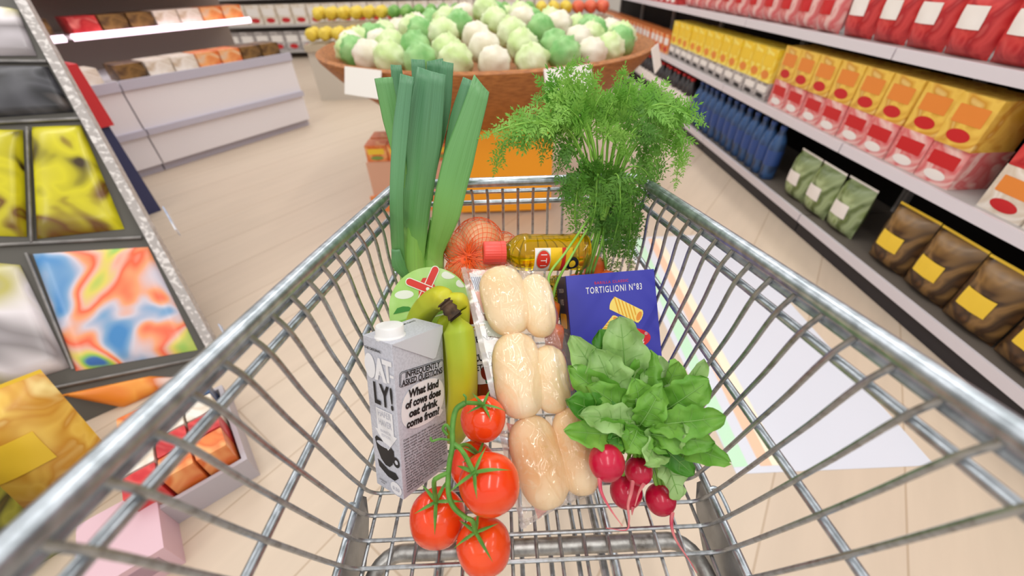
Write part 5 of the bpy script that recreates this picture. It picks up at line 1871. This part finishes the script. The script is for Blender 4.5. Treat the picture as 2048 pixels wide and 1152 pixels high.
for k in range(2):
    for i in range(24):
        for j in range(2):
            kind = (1, 1, 0, 0, 2, 0, 1, 3)[(i // 3) % 8]
            place(PR[kind], (-2.02 + i * 0.14, 5.04 + k * 0.36 + j * 0.14, 0.645 + k * 0.16), rnd.uniform(0, 6), USED)

# ------------------------------------------------------------------ chilled cabinets on the far left
P0, PD = V((-1.86, 4.03, 0)), V((-0.55, -0.835, 0)).normalized()
PN = V((PD.y, -PD.x, 0))
if PN.dot(CAM - P0) > 0:
    PN = -PN                     # PN points away from the camera, into the cabinet
whitem = mat('cabinet_white', '#e4e0e4', 0.35)
lilac = mat('cabinet_rail', '#b9b6c4', 0.4)
glow = glow_mat('cabinet_light', '#ffe3f4', 2.2)
for i in range(3):
    o_ = P0 + PD * (i * 1.3)
    fr = (o_, PD, PN, V((0, 0, 1)))
    t = thing('chilled_cabinet', ('white chilled cabinet with lit shelves at the end nearest the produce stand', 'white chilled cabinet with lit shelves, the middle one of the row', 'white chilled cabinet with lit shelves at the end behind the magazine rack')[i], 'chilled cabinet', o_ + PD * 0.65 + PN * 0.4, 'chilled cabinets on the left')
    MB().box((0.005, 0, 0.06), (1.295, 0.9, 0.60), frame=fr).obj('base', whitem, t, smooth=False)
    MB().box((0.005, 0.04, 0), (1.295, 0.9, 0.06), frame=fr).obj('kick_plate', lilac, t, smooth=False)
    MB().box((0.005, -0.03, 0.27), (1.295, 0, 0.31), frame=fr).box((0.005, -0.02, 0.56), (1.295, 0, 0.62), frame=fr).obj('bumper', lilac, t, smooth=False)
    MB().box((0.005, 0.82, 0.60), (1.295, 0.9, 1.9), frame=fr).obj('back_panel', mat('cabinet_back', '#8d8076', 0.5), t, smooth=False)
    MB().box((0.005, 0.40, 0.84), (1.295, 0.82, 0.86), frame=fr).obj('shelf', whitem, t, smooth=False)
    MB().box((0.02, 0.385, 0.83), (1.28, 0.40, 0.87), frame=fr).obj('light_strip', glow, t, smooth=False)
    MB().box((0.005, 0.35, 1.12), (1.295, 0.82, 1.14), frame=fr).obj('shelf', whitem, t, smooth=False)
    MB().box((0.02, 0.335, 1.11), (1.28, 0.35, 1.15), frame=fr).obj('light_strip', glow, t, smooth=False)
mk = {}
for look, lb in (('orange', 'orange chilled meal pack in the left cabinets'), ('brown', 'brown chilled meal pack in the left cabinets'), ('cream', 'cream coloured chilled meal pack in the left cabinets'), ('red', 'red chilled meal pack in the left cabinets')):
    mk[look] = make('box', 'chilled_pack', lb, 'chilled pack', look + ' packs in the chilled cabinets', [pm[look], ink['w'], ink['k']], .16, .10, .2)
rz = math.atan2(PD.y, PD.x)
for i in range(3):
    for z, off in ((0.601, 0.15), (0.861, 0.52)):
        for k in range(7):
            look = ('brown', 'orange', 'cream', 'brown', 'red')[(k // 2 + i * 2 + (z > .8)) % 5]
            p = P0 + PD * (i * 1.3 + 0.13 + k * 0.173) + PN * off
            place(mk[look], (p.x, p.y, z), rz, USED)

# red and navy promotional bin behind the magazine rack
rb = V((-2.55, 2.2, 0))
t = thing('promotion_bin', 'red promotional bin on a navy base beside the chilled cabinets', 'promotion bin', rb)
MB().box((-0.26, -0.26, 0), (0.26, 0.26, 0.52), frame=(rb, PD, PN, V((0, 0, 1)))).obj('base', mat('bin_navy', '#3a3f66', 0.5), t, smooth=False)
q = MB()
fr = (rb, PD, PN, V((0, 0, 1)))
for lo, hi in (((-.28, -.28, .52), (.28, -.26, .82)), ((-.28, .26, .52), (.28, .28, .82)), ((-.28, -.26, .52), (-.26, .26, .82)), ((.26, -.26, .52), (.28, .26, .82)), ((-.27, -.27, .52), (.27, .27, .54))):
    q.box(lo, hi, frame=fr)
q.obj('tray', mat('bin_red', '#d8383e', 0.4), t, smooth=False)
src = make('pouch', 'sweet_bag', 'red sweet bag heaped in the red promotional bin', 'sweet bag', 'sweet bags in the promotional bin', [pm['red'], ink['w'], ink['r']], .17, .22, .08)
for i in range(3):
    for j in range(4):
        place(src, tuple(rb + PD * (-.17 + .17 * i) + PN * (-.18 + .12 * j) + V((0, 0, .70))), rz + rnd.uniform(-.1, .1), USED)

# ------------------------------------------------------------------ far shelf across the back
t = thing('back_shelf', 'long shelf unit with mixed goods across the far end of the shop', 'shelf unit', (-1, 8.2, 0))
MB().box((-5, 8.6, 0), (1.2, 8.65, 1.8)).obj('back_panel', mat('far_back', '#8a7f78', 0.6), t, smooth=False)
for z in (0.12, 0.5, 0.88):
    MB().box((-5, 8.1, z - .03), (1.2, 8.6, z)).obj('shelf_board', board, t, smooth=False)
for k, (z, look, lb) in enumerate(((0.12, 'grey', 'grey box on the bottom board of the far back shelf'), (0.5, 'cream', 'cream box on the middle board of the far back shelf'), (0.88, 'orange', 'orange box on the top board of the far back shelf'))):
    src = make('box', 'grocery_box', lb, 'box', look + ' boxes on the back shelf', [pm[look], ink['w'], ink['r']], .24, .28, .2)
    for i in range(24):
        place(src, (-4.85 + i * 0.255, 8.25, z + .0005), 0, USED)

# ------------------------------------------------------------------ sloping magazine and snack rack on the near left
RO = V((-0.80, 0.53, 0))
RA = V((-0.622, 0.783, 0)).normalized()       # into the rack
RB = V((-RA.y, RA.x, 0))                      # along its front, to the left
RS = (RA + V((0, 0, 1.03))).normalized()      # up the slope
RN = RB.cross(RS)
if RN.dot(CAM - RO) < 0:
    RN = -RN
RO2 = RO + RA * 0.546                         # foot of the slope


def on_rack(px, py, h=0.0):
    return on_plane(px, py, RO2 + RN * h, RN)


rk_grey = mat('rack_steel', '#8f8c8a', 0.4, 0.4, col2='#6f6c6a', scale=20)
rk_dark = mat('rack_dark', '#55524c', 0.5)
t = thing('display_rack', 'sloping steel display rack holding bags and magazines, left of the trolley', 'display rack', RO2)
fr = (RO2, RB, RS, RN)
MB().box((0.0, 0.0, -0.03), (2.0, 1.62, 0.0), frame=fr).obj('sloping_board', rk_dark, t, smooth=False)
MB().box((-0.03, -0.04, -0.10), (0.0, 1.62, 0.03), frame=fr).obj('side_panel', mat('perforated_panel', '#a9a3a0', 0.45, col2='#d9d4d1', scale=60, lo=0.5, hi=0.6), t, smooth=False)
for p, q in (((-40, 492), (283, 475)), ((-40, 247), (166, 237)), ((-40, 122), (93, 123)), ((-40, 806), (400, 716))):
    MB().tube([on_rack(*p, 0.007), on_rack(*q, 0.007)], 0.006, 8).obj('ledge', rk_grey, t, smooth=True)
for p, q in (((54, 254), (63, 484)), ((52, 506), (146, 738))):
    MB().tube([on_rack(*p, 0.01), on_rack(*q, 0.01)], 0.0045, 8).obj('divider', rk_grey, t, smooth=True)
MB().box((0, 0.14, 0.0), (2.0, 0.5, 0.07), frame=(RO2, RB, RA, V((0, 0, 1)))).obj('plinth', rk_dark, t, smooth=False)


def lying(quad, thick, mats, name, label, cat, group=None, puff=0.6, base=0.002, picture=None):
    """a bag or booklet lying on the slope, its corners seen at these points (tl, tr, br, bl)"""
    c = [on_rack(x, y, base) for x, y in quad]

    def fn(a, b, top=True):
        p = (1 - b) * ((1 - a) * c[3] + a * c[2]) + b * ((1 - a) * c[0] + a * c[1])
        e_ = max(0, (1 - abs(2 * a - 1) ** 3.5) * (1 - abs(2 * b - 1) ** 3.5))
        return p + RN * (thick * ((1 - puff) * (1 if 0 < a < 1 and 0 < b < 1 else 0.02) + puff * e_ ** 0.6) + puff * thick * 0.12 * e_ * noise.noise(p * 14))
    mb_ = MB()
    mb_.grid(fn, 17, 17, 0)
    mb_.grid(lambda a, b: (1 - b) * ((1 - a) * c[3] + a * c[2]) + b * ((1 - a) * c[0] + a * c[1]), 3, 3, 0)
    o = mb_.obj(name, mats, None, angle=60)
    return tag(o, label, cat, group)


sun = patch_mat('sunflower_print', ('#3a2a12', '#b5ac14', '#cfc61a', '#c2b81a', '#6a4216', '#8f8a16'), 7, .3, distort=.6)
kid = patch_mat('magazine_print', ('#3b6fb4', '#8fc45a', '#e0cf62', '#e8b4a0', '#f0643e', '#f0a070', '#cfc8d4', '#7aa4cc', '#3f86c4'), 4.6, .3, distort=.9)
silver = patch_mat('silver_print', ('#c9c3c9', '#8a8486', '#e6e0e4', '#b8b060', '#a49ea4'), 4, .3, distort=.6)
dark_p = patch_mat('dark_print', ('#2a2a2e', '#4a4a50', '#1c1c20', '#6a5f5a'), 6, .4)
lying([(64, 254), (163, 250), (249, 458), (74, 478)], .04, [sun], 'seed_bag', 'yellow bag with dark brown flower print on the upper left rack', 'seed bag')
lying([(-60, 258), (46, 260), (54, 474), (-60, 470)], .04, [sun], 'seed_bag', 'yellow flower-printed bag cut by the left picture edge', 'seed bag')
lying([(66, 508), (296, 494), (395, 700), (152, 742)], .012, [kid], 'magazine', 'multicoloured magazine with an orange red centre on the sloping rack', 'magazine', puff=.2)
lying([(-70, 520), (40, 530), (140, 735), (-60, 800)], .035, [silver], 'snack_bag', 'silvery grey bag left of the multicoloured magazine', 'snack bag')
lying([(-30, 134), (97, 134), (148, 224), (-30, 236)], .03, [dark_p], 'dark_packet', 'dark grey packet above the yellow seed bags', 'packet')
lying([(-60, 10), (36, 20), (74, 112), (-60, 112)], .03, [silver], 'grey_packet', 'pale grey packet at the very top of the sloping rack', 'packet')
lying([(120, 790), (300, 752), (375, 756), (250, 816)], .03, [patch_mat('orange_print', ('#e8862a', '#f2a040', '#d9701c', '#e6dcd8'), 5, .4)], 'orange_packet', 'orange packet on the lowest ledge under the magazine', 'packet')
# price cards clipped to the side panel
for k, (x, y) in enumerate(((322, 450), (432, 682))):
    p = on_rack(x, y, 0.0)
    mb = MB().box((-0.004, -0.05, -0.03), (0.0, 0.05, 0.04), frame=(p - RB * 0.034, RB, RS, RN))
    tag(mb.obj('price_card', mat('blue_white_card_%d' % k, '#8fa6cc', 0.5, col2='#eceef2', scale=14), None, smooth=False), ('bluish white price card clipped high on the side of the sloping rack', 'small blue price card clipped low on the side of the sloping rack')[k], 'price card')


# goods standing on the floor in front of the rack
def at_floor(px, py):
    return on_plane(px, py, V((0, 0, 0)), V((0, 0, 1)))


ff = (RB, RA)
t = thing('floor_tray', 'low grey cardboard tray of small packs on the floor at the foot of the rack', 'tray', RO)
c0 = at_floor(528, 945) + RB * 0.01
fr = (c0, RB, RA, V((0, 0, 1)))
q = MB()
for lo, hi in (((0, 0, 0), (.262, .012, .09)), ((0, .33, 0), (.262, .342, .09)), ((0, .012, 0), (.012, .33, .09)), ((.25, .012, 0), (.262, .33, .09)), ((.012, .012, 0), (.25, .33, .01))):
    q.box(lo, hi, frame=fr)
q.obj('tray', mat('tray_grey', '#b9b4bb', 0.6), t, smooth=False)
tp = []
for look, lb in (('red', 'red snack pack in the floor tray'), ('navy', 'dark blue snack pack in the floor tray'), ('orange', 'orange snack pack in the floor tray'), ('cream', 'cream snack pack in the floor tray')):
    tp.append(make('box', 'snack_pack', lb, 'snack pack', look + ' packs in the floor tray', [pm[look], ink['y'], ink['w']], .07, .15, .07))
rzr = math.atan2(RB.y, RB.x)
for i in range(3):
    for j in range(4):
        p = c0 + RB * (.055 + .077 * i) + RA * (.055 + .077 * j)
        place(tp[(2, 0, 3, 1)[(j + i // 2) % 4]], (p.x, p.y, 0.0105), rzr, USED)
t = thing('pink_carton', 'flat pale pink carton lying on the floor near the left trolley side', 'carton', at_floor(350, 1040))
p = at_floor(372, 1125)
MB().box((0, 0, 0), (.16, .2, .10), frame=(p, RB, RA, V((0, 0, 1)))).obj('box', mat('carton_pink', '#d8b6c0', 0.5), t, smooth=False)
MB().box((0.02, -0.001, 0.03), (.14, 0, .08), frame=(p, RB, RA, V((0, 0, 1)))).obj('label', mat('carton_label', '#a98b98', 0.5), t, smooth=False)
big = [('yellow', 'olive', 'yellow and green bag on the floor by the rack, cut by the lower left corner'), ('gold', 'gold', 'golden bag on the floor by the rack, above the trolley rim'), ('silver', 'grey', 'grey bag on the floor by the rack, farthest left')]
for k, (px, py, look, lb) in enumerate(((-30, 1190, 'olive', big[0][2]), (110, 990, 'gold', big[1][2]), (-40, 960, 'grey', big[2][2]))):
    p = at_floor(px, py)
    o = make('pouch', 'large_bag', lb, 'bag', None, [pm[look], ink['y'], ink['g']], .30, .34, .12, seed=k)
    o.location = (p.x, p.y, 0.001)
    o.rotation_euler = (math.radians(-18), 0, rzr + PI)
